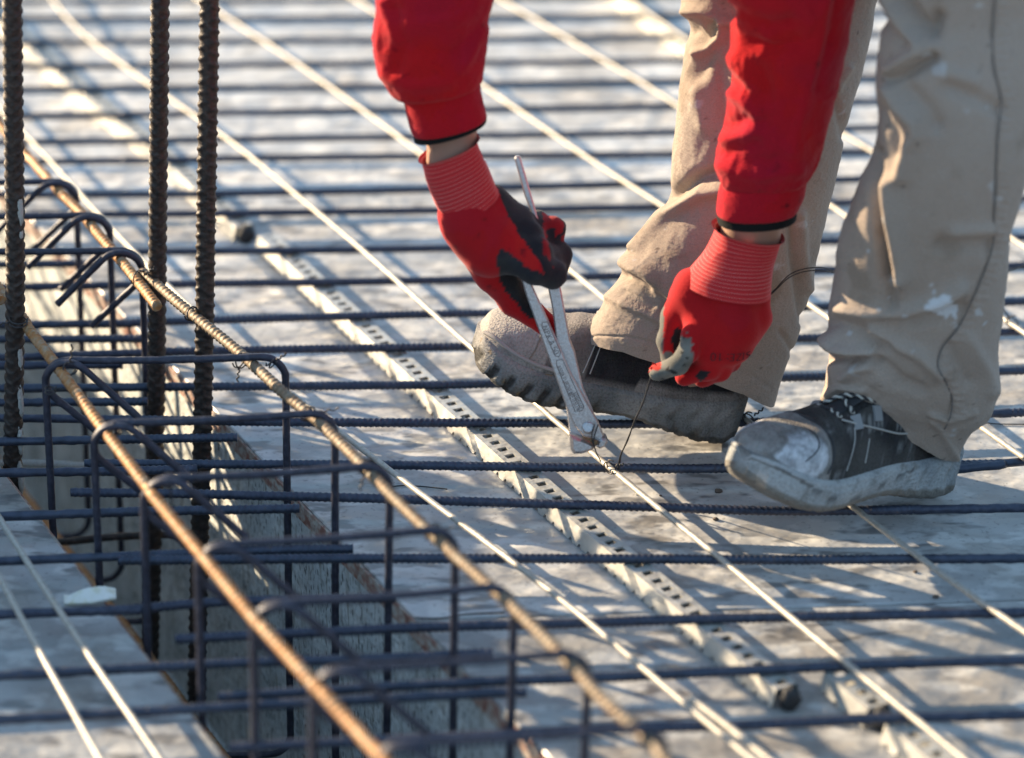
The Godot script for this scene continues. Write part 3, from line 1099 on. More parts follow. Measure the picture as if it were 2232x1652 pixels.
# ---------------------------------------------------------------- bar supports: folded metal strips with holes
func strip(pts: Array, label: String, start_block: bool, end_block: bool, wide := 0.0225, tall := 0.0197) -> void:
	var base := pts_dk(pts, tall)
	var fine := smooth(base, 0.002)
	var t := thing("support_strip", label, "support strip", Vector3(fine[0].x, 0, fine[0].z), "perforated strips that carry the crossbars")
	var len := 0.0
	var S := PackedFloat32Array([0.0])
	for k in range(1, fine.size()):
		len += fine[k].distance_to(fine[k - 1])
		S.append(len)
	var at := func(s: float, w: float, y: float) -> Vector3:
		var k := clampi(S.bsearch(clampf(s, 0.0, len)) - 1, 0, fine.size() - 2)
		var f := (s - S[k]) / maxf(S[k + 1] - S[k], 1e-6)
		var d := (fine[k + 1] - fine[k]).normalized()
		var side := Vector3(-d.z, 0, d.x)
		var p := fine[k].lerp(fine[k + 1], clampf(f, 0.0, 1.0)) + side * w
		return Vector3(p.x, y, p.z) - t.position
	var pitch := 0.0176
	var n := int(len / pitch)
	var th := 0.0015
	var st := SurfaceTool.new()
	st.begin(Mesh.PRIMITIVE_TRIANGLES)
	st.set_smooth_group(-1)
	var quad := func(a: Vector3, b: Vector3, c: Vector3, d: Vector3, want: Vector3) -> void:
		var g := (c - a).cross(b - a)
		if g.dot(want) > 0:
			for v in [a, b, c, a, c, d]:
				st.add_vertex(v)
		else:
			for v in [a, c, b, a, d, c]:
				st.add_vertex(v)
	var lean := -0.0045
	for i in n:
		var s0 := i * pitch
		var s1 := s0 + pitch
		var h0 := s0 + pitch * 0.26
		var h1 := s0 + pitch * 0.74
		var w0 := 0.0062
		var w1 := wide - 0.0058
		# wavy pressed ridge
		var bow := 0.0
		for y in [tall + bow, tall - th]:
			var want := Vector3.UP if y > tall - th * 0.5 else Vector3.DOWN
			quad.call(at.call(s0, 0, y), at.call(s1, 0, y), at.call(s1, w0, y), at.call(s0, w0, y), want)
			quad.call(at.call(s0, w1, y), at.call(s1, w1, y), at.call(s1, wide, y), at.call(s0, wide, y), want)
			quad.call(at.call(s0, w0, y), at.call(h0, w0, y), at.call(h0, w1, y), at.call(s0, w1, y), want)
			quad.call(at.call(h1, w0, y), at.call(s1, w0, y), at.call(s1, w1, y), at.call(h1, w1, y), want)
		# hole walls
		var c := (at.call(h0, w0, tall) + at.call(h1, w1, tall)) * 0.5 as Vector3
		var lip := 0.0016
		for e in [[h0, w0, h1, w0], [h1, w0, h1, w1], [h1, w1, h0, w1], [h0, w1, h0, w0]]:
			var a: Vector3 = at.call(e[0], e[1], tall + bow)
			var b: Vector3 = at.call(e[2], e[3], tall + bow)
			quad.call(a, b, b - Vector3(0, lip, 0), a - Vector3(0, lip, 0), c - (a + b) * 0.5)
		# side webs with arched feet, a sheet with two faces
		for sd in 2:
			var w_top := 0.0 if sd == 0 else wide
			var w_bot := lean if sd == 0 else wide - lean
			var in_ := th if sd == 0 else -th
			for q in 12:
				var a0 := s0 + pitch * q / 12.0
				var a1 := s0 + pitch * (q + 1) / 12.0
				var b0 := 0.0006 + 0.0040 * sqrt(maxf(0.0, 1.0 - pow((q / 12.0 - 0.5) / 0.17, 2.0)))
				var b1 := 0.0006 + 0.0040 * sqrt(maxf(0.0, 1.0 - pow(((q + 1) / 12.0 - 0.5) / 0.17, 2.0)))
				var top0: Vector3 = at.call(a0, w_top, tall + bow)
				var top1: Vector3 = at.call(a1, w_top, tall + bow)
				var bot0: Vector3 = at.call(a0, w_top + (w_bot - w_top) * (1.0 - b0 / tall), b0)
				var bot1: Vector3 = at.call(a1, w_top + (w_bot - w_top) * (1.0 - b1 / tall), b1)
				var shift: Vector3 = at.call(a0, w_top + in_, tall) - at.call(a0, w_top, tall)
				quad.call(top0, top1, bot1, bot0, -shift)
				quad.call(top0 + shift, top1 + shift, bot1 + shift, bot0 + shift, shift)
				quad.call(bot0, bot1, bot1 + shift, bot0 + shift, Vector3.DOWN)
	st.generate_normals()
	part("channel", st.commit(), M.strip, t)
	for e in 2:
		if (e == 0 and not start_block) or (e == 1 and not end_block):
			continue
		var s := 0.003 if e == 0 else n * pitch - 0.003
		var p: Vector3 = at.call(s, wide * 0.5, tall * 0.5)
		var q: Vector3 = at.call(s + 0.004, wide * 0.5, tall * 0.5)
		var d := (q - p).normalized()
		var b := blob(Vector3.ZERO, Vector3(0.0105, 0.0118, 0.008), 5)
		var o := part("end_plug", b, M.dark, t, "black plug in the strip's end")
		o.transform = Transform3D(Basis(d.cross(Vector3.UP).normalized() * -1.0, Vector3.UP, d), p + d * (0.009 if e == 1 else -0.005))

func strips() -> void:
	strip([[600, 507], [713, 610], [823, 711], [935, 812], [1048, 913], [1150, 1003], [1251, 1091], [1347, 1171], [1441, 1248], [1593, 1373], [1742, 1492]], "long pale perforated strip from left centre to lower right, black plug at its near end", false, true)
	strip([[-60, -45], [40, 45], [140, 136], [252, 228], [372, 325], [470, 415], [560, 497]], "blurred pale perforated strip at the upper left, ended by a black block", false, true)
	strip([[1842, 1452], [1900, 1500], [1962, 1551]], "short pale perforated strip piece lower right under the tied bar", false, true)
	strip([[1976, 1562], [2040, 1614], [2120, 1680], [2200, 1745]], "pale perforated strip cut by the bottom edge at lower right", false, false)
	strip([[1240, -120], [1345, -40], [1450, 40], [1560, 122], [1640, 182]], "blurred pale perforated strip at the top, passing behind the left trouser leg", false, false)

# ---------------------------------------------------------------- tie wire
func coil(at: Vector3, axis: Vector3, r: float, turns: float, wire := 0.0008) -> ArrayMesh:
	var a := axis.normalized()
	var u := a.cross(Vector3.UP if absf(a.y) < 0.8 else Vector3.RIGHT).normalized()
	var w := a.cross(u)
	var P := PackedVector3Array()
	var n := int(18 * turns)
	for i in n + 1:
		var f := TAU * turns * i / n
		P.append(at + u * cos(f) * r + w * sin(f) * r * 0.9 + a * (i / float(n) - 0.5) * 0.004 * turns)
	return bar(P, wire, 0, 0, 6)

func tie(at: Vector3, axis: Vector3, r: float, tail: Vector3, label: String) -> void:
	var t := thing("wire_tie", label, "wire tie", at, "wire ties knotted round crossing bars")
	part("loop", coil(Vector3.ZERO, axis, r * 0.86, 1.8), M.wire, t)
	var T := PackedVector3Array()
	var d := tail.normalized()
	var u := d.cross(Vector3(0.3, 0.2, 1)).normalized()
	var w := d.cross(u)
	for i in 20:
		var f := i / 19.0
		T.append(d * (r * 0.8 + tail.length() * f) + (u * cos(f * 16.0) + w * sin(f * 16.0)) * 0.0009)
	part("twist", bar(T, 0.0009, 0, 0, 6), M.wire, t)

func ties() -> void:
	tie(dk(152, 803, H_CAGE - 0.004), Vector3(0.6, 0.3, 0.7), 0.0085, Vector3(0.004, 0.022, 0.004), "dark wire tie at the first near stirrup's left corner, twist standing up")
	tie(dk(524, 786, H_CAGE - 0.005), Vector3(0.85, 0.1, 0.5), 0.0095, Vector3(-0.002, -0.012, 0.006), "dark wire tie where the tan cage bar passes the first near stirrup")
	tie(dk(592, 792, H_CAGE - 0.005), Vector3(0.8, -0.5, 0.3), 0.0060, Vector3(0.012, 0.010, 0.003), "dark wire tie on the first near stirrup's right corner, ends sticking up right")
	tie(dk(110, 850, H_CAGE - 0.02), Vector3(0.1, 1, 0.1), 0.0068, Vector3(0.022, 0.004, 0.004), "dark wire tie round the first near stirrup's left leg")
	tie(dk(672, 902, H_CAGE - 0.005), Vector3(0.85, 0.1, 0.5), 0.0092, Vector3(0.022, 0.004, 0.0), "dark wire tie at the second near stirrup's right corner")
	tie(dk(250, 935, H_CAGE - 0.004), Vector3(0.7, 0.2, 0.7), 0.0085, Vector3(0.002, -0.024, 0.004), "dark wire tie at the second near stirrup's left corner, tail hanging down")
	tie(dk(798, 1016, H_CAGE - 0.005), Vector3(0.85, 0.1, 0.5), 0.0092, Vector3(-0.004, -0.014, 0.006), "dark wire tie at the third near stirrup's right corner")
	tie(dk(368, 1046, H_CAGE - 0.006), Vector3(0.7, 0.2, 0.7), 0.0085, Vector3(0.002, -0.02, 0.004), "dark wire tie at the third near stirrup's left corner")
	tie(dk(944, 1158, H_CAGE - 0.006), Vector3(0.85, 0.1, 0.5), 0.0092, Vector3(0.02, 0.004, 0.0), "dark blurred wire tie at the fourth near stirrup's right corner")
	tie(dk(40, 700, H_CAGE + 0.0), Vector3(0.2, 1.0, 0.1), 0.0118, Vector3(-0.014, 0.0, 0.006), "dark wire tie round the leftmost column bar and orange cage bar")
	tie(dk(420, 684, H_CAGE - 0.006), Vector3(0.75, 0.1, 0.6), 0.0095, Vector3(0.016, 0.010, -0.01), "dark wire tie joining the tan cage bar to the right column bar")
	tie(dk(304, 606, H_CAGE - 0.006), Vector3(0.75, 0.1, 0.6), 0.0105, Vector3(0.012, 0.010, 0.004), "dark wire tie where the tan and rusted cage bars lap")
	tie(dk(1632, 913, 0.036), Vector3(0.7, 0.2, -0.7), 0.0085, Vector3(0.010, 0.008, 0.0), "dark wire tie on the crossbar behind the raised shoe's heel")
	tie(dk(2207, 702, 0.036), Vector3(0.7, 0.2, -0.7), 0.0085, Vector3(-0.008, 0.010, 0.0), "dark wire tie on the crossing at the far right edge")
	tie(dk(1330, 1018, 0.036), Vector3(0.7, 0.2, -0.7), 0.0082, Vector3(0.008, 0.004, 0.004), "half-made wire tie under the pincers on the sharp crossbar")

func wires() -> void:
	# the wire being tied: up from the crossing into the left fingers
	var z0 := dk(1345, 1015, 0.03).z
	var z1 := HAND_Z
	var base := dk(1345, 1016, 0.030)
	for k in 2:
		var j := k * 2.4
		var pts := PackedVector3Array()
		for q in [[1349 + j, 1006, 0.05], [1354 + j * 0.4, 988, 0.2], [1368 - j * 0.5, 960, 0.4], [1384 + j * 0.5, 915, 0.7], [1401 - j * 0.3, 880, 0.85], [1412 + j * 0.3, 845, 1.0], [1419 + j * 0.5, 818, 1.0]]:
			pts.append(zp(q[0], q[1], lerpf(z0, z1 + 0.020, q[2])))
		pts.insert(0, base + Vector3(0.002 * k, -0.003, 0.004))
		solo("tie_wire", bar(smooth(pts, 0.004), 0.00072, 0, 0, 6), M.wire, ["left", "right"][k] + " strand of the thin wire held between glove fingertips and the bar", "wire", "strands held in the glove")
	for k in 2:
		var j := k * 3.0
		var pts := PackedVector3Array()
		for q in [[1672, 648 + j * 0.5], [1692, 628 + j], [1712, 606 + j * 1.6], [1733, 592 + j * 2.0], [1764, 584 + j * 2.0], [1796, 584 + j * 2], [1822, 592 + j], [1905, 612 + j], [2080, 605 + j], [2196, 589 + j], [2250, 568 + j]]:
			pts.append(zp(q[0], q[1], HAND_Z - 0.05 - 0.0016 * maxf(0.0, q[0] - 1790) * 0.4))
		solo("tie_wire", bar(smooth(pts, 0.005), 0.0006, 0, 0, 6), M.wire, ["upper", "lower"][k] + " of two thin wires arching behind the legs from the right glove", "wire", "spare wires behind the legs")
	for q in [[[[845, 1062], [880, 1058], [930, 1061], [975, 1066]], "thin black wire offcut lying on the deck right of the third near stirrup"],
			[[[903, 1346], [960, 1347], [1020, 1338], [1100, 1335]], "thin black wire offcut lying along the board joint"],
			[[[2146, 921], [2175, 924], [2236, 925]], "thin dark wire offcut on the deck at the right edge"]]:
		solo("wire_offcut", bar(smooth(pts_dk(q[0], 0.0016), 0.006), 0.0007, 0, 0, 6), M.wire, q[1], "wire")

func litter() -> void:
	# curled pale foam scrap on the left deck
	var nu := 24
	var nv := 10
	var P := PackedVector3Array()
	for s in 2:
		for j in nv:
			for i in nu:
				var f := i / (nu - 1.0)
				var g := j / (nv - 1.0)
				var p := dk(lerpf(140, 254, f), lerpf(1302, 1320, g) + 4.0 * sin(f * 3.0), 0.0)
				p.y = 0.003 + 0.010 * maxf(0.0, sin((f - 0.1) * 3.3)) * (0.6 + 0.4 * cos(g * 2.5)) + 0.006 * clampf((f - 0.55) * 2.0, 0, 1) - s * 0.0018
				P.append(p)
	var top := grid(P.slice(0, nu * nv), nu, nv, false, PackedColorArray(), PackedVector2Array(), false, -1.0)
	var bot := grid(P.slice(nu * nv), nu, nv, false)
	solo("foam_scrap", append([top, bot]), M.foam, "curled yellowish-white scrap on the left deck's edge", "scrap")
	var chip := plain(Color(0.11, 0.085, 0.07), 0.9)
	var spots := [[1566, 1300 - 230, 0.004], [1560, 1131, 0.003], [1390, 1077, 0.0025], [1448, 1110, 0.002], [2040, 1300, 0.003], [1440, 1080, 0.0015], [1995, 1246, 0.0022], [1585, 938, 0.004]]
	var words := ["small dark pebble on the deck near the near shoe's toe", "tiny crumb left of the near shoe's sole", "pale crumb right of the perforated strip", "tiny crumb beside the tied bar below the pincers", "dark chip on the deck at lower right", "crumb on the deck in front of the pincers", "brown splinter right of the near shoe", "orange-brown chip behind the near shoe's toe"]
	for k in spots.size():
		var s = spots[k]
		var c := dk(s[0], s[1], s[2] * 0.4)
		solo("crumb", blob(Vector3.ZERO, Vector3(s[2], s[2] * 0.55, s[2] * 0.9), 100 + k), chip if k != 2 else M.mortar, words[k], "crumb", "crumbs of mortar and wood on the deck").position = c

const HAND_Z := 0.285

# unseen stacks, added on the left to shade the near part of the beam
func added_shade_stack() -> void:
	var rng := RandomNumberGenerator.new()
	rng.seed = 5
	for s in [[-0.80, -0.20, 0.20, 11], [-0.78, 0.02, 0.22, 11]]:
		var t := thing("added_shade_stack", ["added unseen stack of formwork sheets shading the beam, farther of two", "added unseen stack of formwork sheets shading the beam, nearer of two"][0 if s[1] < 0 else 1], "added shade caster", Vector3(s[0] - 0.6, 0.0, s[1] + s[2] * 0.5), "")
		for k in 2:
			part("bearer", box(Vector3(0.07, 0.04, s[2])), M.deck, t).position = Vector3(-0.4 + 0.8 * k, 0.062, 0)
		for k in s[3]:
			var o := part("plywood_sheet", box(Vector3(1.2, 0.0185, s[2])), M.deck, t)
			o.position = Vector3(rng.randf_range(-0.012, 0.012), 0.0925 + 0.0192 * k, rng.randf_range(-0.012, 0.012))
			o.rotation.y = rng.randf_range(-0.01, 0.01)

# ---------------------------------------------------------------- the worker
func cloth_material(rough: float, bump: float, freq: float, rim: float, scale: float) -> StandardMaterial3D:
	var m := vcol(rough)
	m.normal_enabled = true
	m.normal_texture = bump_tex(int(freq * 1000.0) + 3, freq, bump, 256, 3)
	m.normal_scale = 0.6
	m.rim_enabled = rim > 0.0
	m.rim = rim
	m.rim_tint = 0.6
	m.metallic_specular = 0.25
	m.albedo_texture = noise_tex(int(scale * 7.0), 0.22, [[0.0, Color(0.62, 0.62, 0.62)], [0.5, Color(0.88, 0.88, 0.88)], [1.0, Color(1, 1, 1)]], 256, 3)
	return tri(m, scale)

func paint(P: PackedVector3Array, f: Callable) -> PackedColorArray:
	var C := PackedColorArray()
	C.resize(P.size())
	for k in P.size():
		C[k] = f.call(P[k])
	return C

func nz(p: Vector3, s: float) -> float:
	return fn.get_noise_3d(p.x * s, p.y * s, p.z * s)

func net_part(called: String, bones: Array, cell: float, k: float, mat: Material, parent: Node3D, col: Callable, label := "") -> MeshInstance3D:
	var r := nets(bones, cell, k)
	var P: PackedVector3Array = r[0]
	return part(called, arrays_mesh(P, r[1], r[2], paint(P, col)), mat, parent, label)

func hem(g: Array, rows: int, lift: Array) -> void:
	# the front of a hem rides up where it rests on the shoe
	var P: PackedVector3Array = g[0]
	var nu: int = g[1]
	var nv: int = g[2]
	for j in range(nv - rows, nv):
		var w := smoothstep(0.0, 1.0, (j - (nv - rows) + 1.0) / rows)
		for i in nu:
			var th := TAU * i / nu
			var s := sin(th)
			if s < -0.2:
				continue
			var x := -cos(th)
			var v := 0.0
			for k in lift.size() - 1:
				if x >= lift[k][0] and x <= lift[k + 1][0]:
					v = lerpf(lift[k][1], lift[k + 1][1], (x - lift[k][0]) / (lift[k + 1][0] - lift[k][0]))
			P[j * nu + i] += Vector3(0, v * w * clampf(s * 1.6 + 0.3, 0.0, 1.0), 0)
	g[0] = P

func worker() -> void:
	var man := thing("person", "person in red sweatshirt, beige work trousers and red gloves bending to tie rebar", "person", dk(1780, 1060))
	var at := man.position
	var cloth_beige := cloth_material(0.9, 3.0, 0.09, 0.12, 9.0)
	var cloth_red := cloth_material(0.95, 4.0, 0.12, 0.15, 10.0)
	var glove_mat := cloth_material(0.8, 2.0, 0.14, 0.2, 14.0)
	M.glove_coat = glove_mat
	var skin := vcol(0.55)
	skin.subsurf_scatter_enabled = true
	skin.subsurf_scatter_strength = 0.15
	var hz := HAND_Z
	# ---- the body itself, one surface under the clothes
	var bones := []
	var add := func(a: Vector3, b: Vector3, ra: float, rb: float) -> void:
		bones.append([a - at, b - at, ra, rb])
	var pelvis := zp(2090, -640, 0.28)
	var chest := zp(1660, -720, 0.28)
	var neck := zp(1470, -680, 0.30)
	var head := zp(1320, -600, 0.33)
	var sh_r := zp(1520, -650, 0.12)
	var sh_l := zp(1590, -650, 0.46)
	var el_r := zp(968, -230, hz - 0.03)
	var el_l := zp(1738, -215, hz + 0.034)
	var wr_r := zp(987, 380, hz)
	var wr_l := zp(1632, 530, hz - 0.004)
	add.call(pelvis, chest, 0.115, 0.125)
	add.call(chest, neck, 0.10, 0.055)
	add.call(neck, head, 0.055, 0.06)
	add.call(head, head + Vector3(-0.035, -0.01, 0.02), 0.088, 0.080)
	add.call(head + Vector3(-0.06, -0.07, 0.03), head + Vector3(-0.075, -0.075, 0.035), 0.045, 0.035)
	add.call(head + Vector3(-0.115, -0.02, 0.045), head + Vector3(-0.125, -0.045, 0.05), 0.010, 0.014)
	add.call(chest, sh_r, 0.08, 0.058)
	add.call(chest, sh_l, 0.08, 0.058)
	add.call(sh_r, el_r, 0.050, 0.040)
	add.call(sh_l, el_l, 0.050, 0.040)
	add.call(el_l, zp(1668, 345, hz + 0.004), 0.032, 0.028)
	for w in [-0.006, 0.006]:
		add.call(el_r, wr_r + Vector3(w, w * 0.45, 0), 0.029, 0.0182)
		add.call(zp(1668, 345, hz + 0.004), wr_l + Vector3(w * 1.25, 0, 0), 0.028, 0.0218)
	add.call(wr_r, zp(1020, 460, hz), 0.021, 0.019)
	add.call(wr_l, zp(1612, 600, hz), 0.024, 0.021)
	var hip_a := zp(2020, -520, 0.20)
	var hip_b := zp(2130, -520, 0.35)
	add.call(pelvis, hip_a, 0.10, 0.085)
	add.call(pelvis, hip_b, 0.10, 0.085)
	var kn_a := zp(1700, 0, 0.135)
	var kn_b := zp(2085, 40, 0.392)
	add.call(hip_a, kn_a, 0.060, 0.034)
	add.call(hip_b, kn_b, 0.060, 0.032)
	var an_a := zp(1510, 820, 0.155)
	var an_b := zp(1975, 925, 0.30)
	add.call(kn_a, an_a, 0.034, 0.024)
	add.call(kn_b, an_b, 0.032, 0.024)
	add.call(an_a, zp(1250, 850, 0.145), 0.026, 0.018)
	add.call(an_b, zp(1800, 1010, 0.37), 0.026, 0.018)
	var tone := func(p: Vector3) -> Color:
		return Color(0.30, 0.165, 0.115).lerp(Color(0.37, 0.215, 0.15), clampf(0.5 + nz(p, 300.0), 0, 1))
	net_part("body", bones, 0.011, 0.016, skin, man, tone)
	var hair_c := func(_p: Vector3) -> Color: return Color(0.03, 0.02, 0.015)
	net_part("hair", [[head + Vector3(0.02, 0.03, 0.0) - at, head + Vector3(-0.02, 0.035, 0.01) - at, 0.088, 0.078]], 0.012, 0.02, vcol(0.7), man, hair_c)
	# ---- sweatshirt
	var red := Color(0.50, 0.008, 0.014)
	var red_c := func(p: Vector3) -> Color:
		var q: Vector3 = p + at
		var c := red.lerp(Color(0.38, 0.012, 0.03), clampf(0.5 + nz(q, 120.0) * 1.2, 0, 1))
		return c.lerp(Color(0.05, 0.006, 0.008), clampf((nz(q + Vector3(3, 1, 2), 700.0) - 0.50) * 5.0, 0.0, 0.7))
	net_part("sweatshirt", [[pelvis - at + Vector3(-0.05, 0.02, 0), chest - at, 0.15, 0.16], [chest - at, neck - at, 0.14, 0.08], [chest - at, sh_r - at, 0.10, 0.075], [chest - at, sh_l - at, 0.10, 0.075],
		[sh_r - at, el_r - at, 0.068, 0.058], [sh_l - at, el_l - at, 0.068, 0.060], [el_r - at, zp(964, -205, hz - 0.01) - at, 0.050, 0.044], [el_l - at, zp(1736, -205, hz + 0.034) - at, 0.050, 0.046]], 0.018, 0.05, cloth_red, man, red_c)
	var sl_r := cloth([[835, -190, 1098, -190, hz - 0.01, 0.85], [826, -60, 1088, -60, hz, 0.85], [821, 0, 1076, 0, hz, 0.88], [814, 55, 1062, 52, hz, 0.88], [816, 100, 1059, 100, hz, 0.9], [826, 140, 1057, 142, hz, 0.9], [840, 182, 1053, 166, hz, 0.9], [853, 203, 1049, 178, hz, 0.9], [868, 211, 1043, 183, hz, 0.86], [882, 213, 1036, 187, hz, 0.8]], 150, 110,
		[[0.0045, 14, [[838, 5], [848, 40], [868, 86]]], [-0.004, 14, [[858, 20], [878, 95], [866, 150]]], [0.0035, 12, [[1058, 62], [1030, 105], [1008, 150]]], [-0.003, 16, [[1046, 55], [1000, 110]]], [-0.003, 18, [[900, 110], [990, 118]]], [0.0035, 16, [[838, 165], [900, 190], [980, 178]]], [0.003, 20, [[890, 60], [1000, 40]]]], 0.0022)
	part("sleeve", grid(sl_r[0], sl_r[1], sl_r[2], true, paint(sl_r[0], func(p: Vector3) -> Color: return red_c.call(p - at)), PackedVector2Array(), false, -1.0), cloth_red, man).position = Vector3.ZERO
	man.get_child(-1).position = -at
	var sl_l := cloth([[1585, -190, 1890, -190, hz + 0.035, 0.85], [1578, -60, 1876, -60, hz + 0.029, 0.85], [1581, 0, 1861, 0, hz + 0.026, 0.85], [1604, 36, 1854, 42, hz + 0.024, 0.87], [1596, 75, 1848, 85, hz + 0.022, 0.88], [1597, 150, 1831, 152, hz + 0.018, 0.88], [1587, 238, 1812, 234, hz + 0.014, 0.88], [1571, 302, 1796, 298, hz + 0.010, 0.88], [1561, 346, 1779, 350, hz + 0.008, 0.88], [1565, 380, 1766, 376, hz + 0.008, 0.88], [1577, 402, 1757, 391, hz + 0.008, 0.84], [1590, 412, 1746, 400, hz + 0.008, 0.8]], 170, 150,
		[[0.007, 17, [[1603, 44], [1640, 62], [1676, 76]]], [-0.007, 18, [[1590, 22], [1632, 46], [1680, 58], [1720, 50]]], [-0.006, 20, [[1640, 92], [1690, 105], [1740, 95]]], [0.006, 18, [[1600, 128], [1628, 168], [1640, 195]]], [-0.005, 18, [[1650, 150], [1668, 185], [1672, 215]]], [0.006, 17, [[1596, 200], [1630, 225], [1646, 252]]], [-0.005, 17, [[1604, 182], [1642, 205]]], [-0.006, 18, [[1592, 275], [1628, 262], [1660, 270]]], [0.005, 20, [[1580, 300], [1620, 300], [1650, 285]]], [-0.005, 20, [[1590, 335], [1612, 318], [1640, 312]]],
		[0.0035, 15, [[1806, -20], [1795, 70], [1776, 150], [1752, 240], [1726, 330]]], [-0.003, 12, [[1822, 0], [1806, 90], [1780, 190]]], [0.004, 16, [[1570, 360], [1640, 385], [1740, 372]]], [-0.003, 16, [[1610, 355], [1690, 350]]]], 0.0022)
	part("sleeve", grid(sl_l[0], sl_l[1], sl_l[2], true, paint(sl_l[0], func(p: Vector3) -> Color: return red_c.call(p - at)), PackedVector2Array(), false, -1.0), cloth_red, man).position = -at
	# ribbed sweatshirt cuffs and the black cuffs of the shirt below
	for s in [[[[872, 205, 1046, 178, hz, 0.85], [879, 217, 1047, 190, hz, 0.86], [884, 240, 1052, 214, hz, 0.86], [892, 275, 1058, 240, hz, 0.86], [900, 292, 1061, 254, hz, 0.84], [908, 293, 1054, 257, hz, 0.8]], [[904, 290, 1060, 252, hz, 0.80], [904, 305, 1059, 264, hz, 0.80], [910, 306, 1052, 268, hz, 0.76]]],
			[[[1573, 398, 1759, 386, hz + 0.008, 0.85], [1569, 412, 1757, 402, hz + 0.008, 0.86], [1564, 435, 1752, 425, hz + 0.008, 0.86], [1562, 452, 1744, 443, hz + 0.008, 0.86], [1562, 464, 1737, 456, hz + 0.008, 0.84], [1572, 466, 1728, 458, hz + 0.008, 0.8]], [[1563, 459, 1735, 451, hz + 0.006, 0.84], [1565, 482, 1733, 474, hz + 0.006, 0.84], [1574, 485, 1722, 478, hz + 0.006, 0.78]]]]:
		var g := cloth(s[0], 120, 40, [], 0.0008)
		part("cuff", grid(g[0], g[1], g[2], true, paint(g[0], func(p: Vector3) -> Color: return red_c.call(p - at)), PackedVector2Array(), false, -1.0), cloth_red, man).position = -at
		var b := cloth(s[1], 160, 14, [], 0.0003)
		var BP: PackedVector3Array = b[0]
		for j in 14:
			var mid := Vector3.ZERO
			for i in 160:
				mid += BP[j * 160 + i] / 160.0
			for i in 160:
				BP[j * 160 + i] += (BP[j * 160 + i] - mid) * (0.018 * (i % 2))
		part("inner_cuff", grid(BP, 160, 14, true, paint(BP, func(_p: Vector3) -> Color: return Color(0.012, 0.012, 0.014)), PackedVector2Array(), false, -1.0), cloth_beige, man).position = -at
	# ---- trousers
	var beige := func(p: Vector3) -> Color:
		var c := Color(0.355, 0.288, 0.238).lerp(Color(0.44, 0.368, 0.315), clampf(0.5 + nz(p, 45.0) * 1.3, 0, 1))
		c = c.lerp(Color(0.22, 0.16, 0.11), clampf((nz(p + Vector3(1, 2, 0), 190.0) - 0.26) * 2.2, 0.0, 0.4))
		c = c.lerp(Color(0.09, 0.06, 0.045), clampf((nz(p + Vector3(4, 0, 3), 1300.0) - 0.56) * 7.0, 0.0, 0.75))
		c = c.lerp(Color(0.55, 0.55, 0.55), clampf((nz(p + Vector3(0, 7, 5), 480.0) - 0.50) * 6.0, 0.0, 0.6))
		return c
	var seat := func(p: Vector3) -> Color: return beige.call(p + at)
	net_part("trouser_seat", [[pelvis - at, pelvis - at + Vector3(-0.03, -0.02, 0), 0.15, 0.14], [hip_a - at, zp(1840, -330, 0.15) - at, 0.105, 0.070], [hip_b - at, zp(2200, -330, 0.34) - at, 0.10, 0.070], [pelvis - at, hip_a - at, 0.13, 0.11], [pelvis - at, hip_b - at, 0.13, 0.105]], 0.018, 0.05, cloth_beige, man, seat)
	var leg_a := cloth([[1660, -430, 2090, -380, 0.150, 0.60], [1590, -260, 2010, -220, 0.135, 0.62], [1505, -90, 1940, -80, 0.135, 0.62], [1484, 0, 1911, 0, 0.135, 0.62], [1500, 50, 1901, 55, 0.136, 0.64], [1494, 112, 1889, 112, 0.138, 0.66], [1481, 187, 1869, 187, 0.140, 0.68], [1474, 265, 1846, 262, 0.142, 0.7], [1464, 355, 1830, 345, 0.145, 0.7], [1456, 440, 1813, 422, 0.147, 0.7], [1412, 504, 1795, 492, 0.149, 0.66], [1360, 562, 1779, 560, 0.150, 0.62], [1352, 598, 1768, 618, 0.151, 0.58], [1330, 640, 1757, 668, 0.153, 0.56], [1303, 685, 1737, 735, 0.154, 0.55], [1283, 715, 1704, 815, 0.155, 0.55], [1277, 738, 1688, 876, 0.155, 0.55]], 220, 290,
		[[-0.010, 17, [[1508, 70], [1536, 92], [1552, 60]]], [0.009, 12, [[1500, 25], [1540, 24], [1590, 44], [1640, 60]]], [0.009, 11, [[1574, 55], [1573, 82], [1548, 100], [1520, 115]]], [-0.006, 18, [[1540, 130], [1520, 165]]], [0.006, 20, [[1520, 200], [1535, 270]]], [-0.005, 16, [[1570, 150], [1580, 260]]],
		[0.012, 16, [[1600, 408], [1530, 418], [1455, 462], [1385, 530]]], [-0.012, 15, [[1580, 372], [1520, 392], [1462, 432]]], [0.007, 20, [[1362, 570], [1400, 590], [1440, 625], [1480, 660]]], [-0.009, 15, [[1350, 600], [1396, 622], [1436, 660], [1470, 700]]], [0.005, 12, [[1320, 640], [1400, 690], [1470, 735]]], [-0.004, 10, [[1360, 640], [1420, 680]]], [0.004, 10, [[1420, 640], [1440, 670]]],
		[-0.006, 9, [[1724, 480], [1730, 560], [1742, 640], [1752, 700]]], [0.005, 11, [[1745, 470], [1752, 560], [1762, 630]]], [-0.004, 9, [[1812, 200], [1826, 240], [1840, 300]]], [0.004, 9, [[1850, 150], [1830, 180], [1822, 200]]], [-0.003, 7, [[1700, 735], [1730, 770]]], [-0.0018, 2.6, [[1290, 742], [1400, 778], [1500, 812], [1600, 840], [1680, 858]]]], 0.0013)
	hem(leg_a, 60, [[-1.0, 0.004], [-0.6, 0.020], [0.0, 0.026], [0.6, 0.018], [1.0, 0.0]])
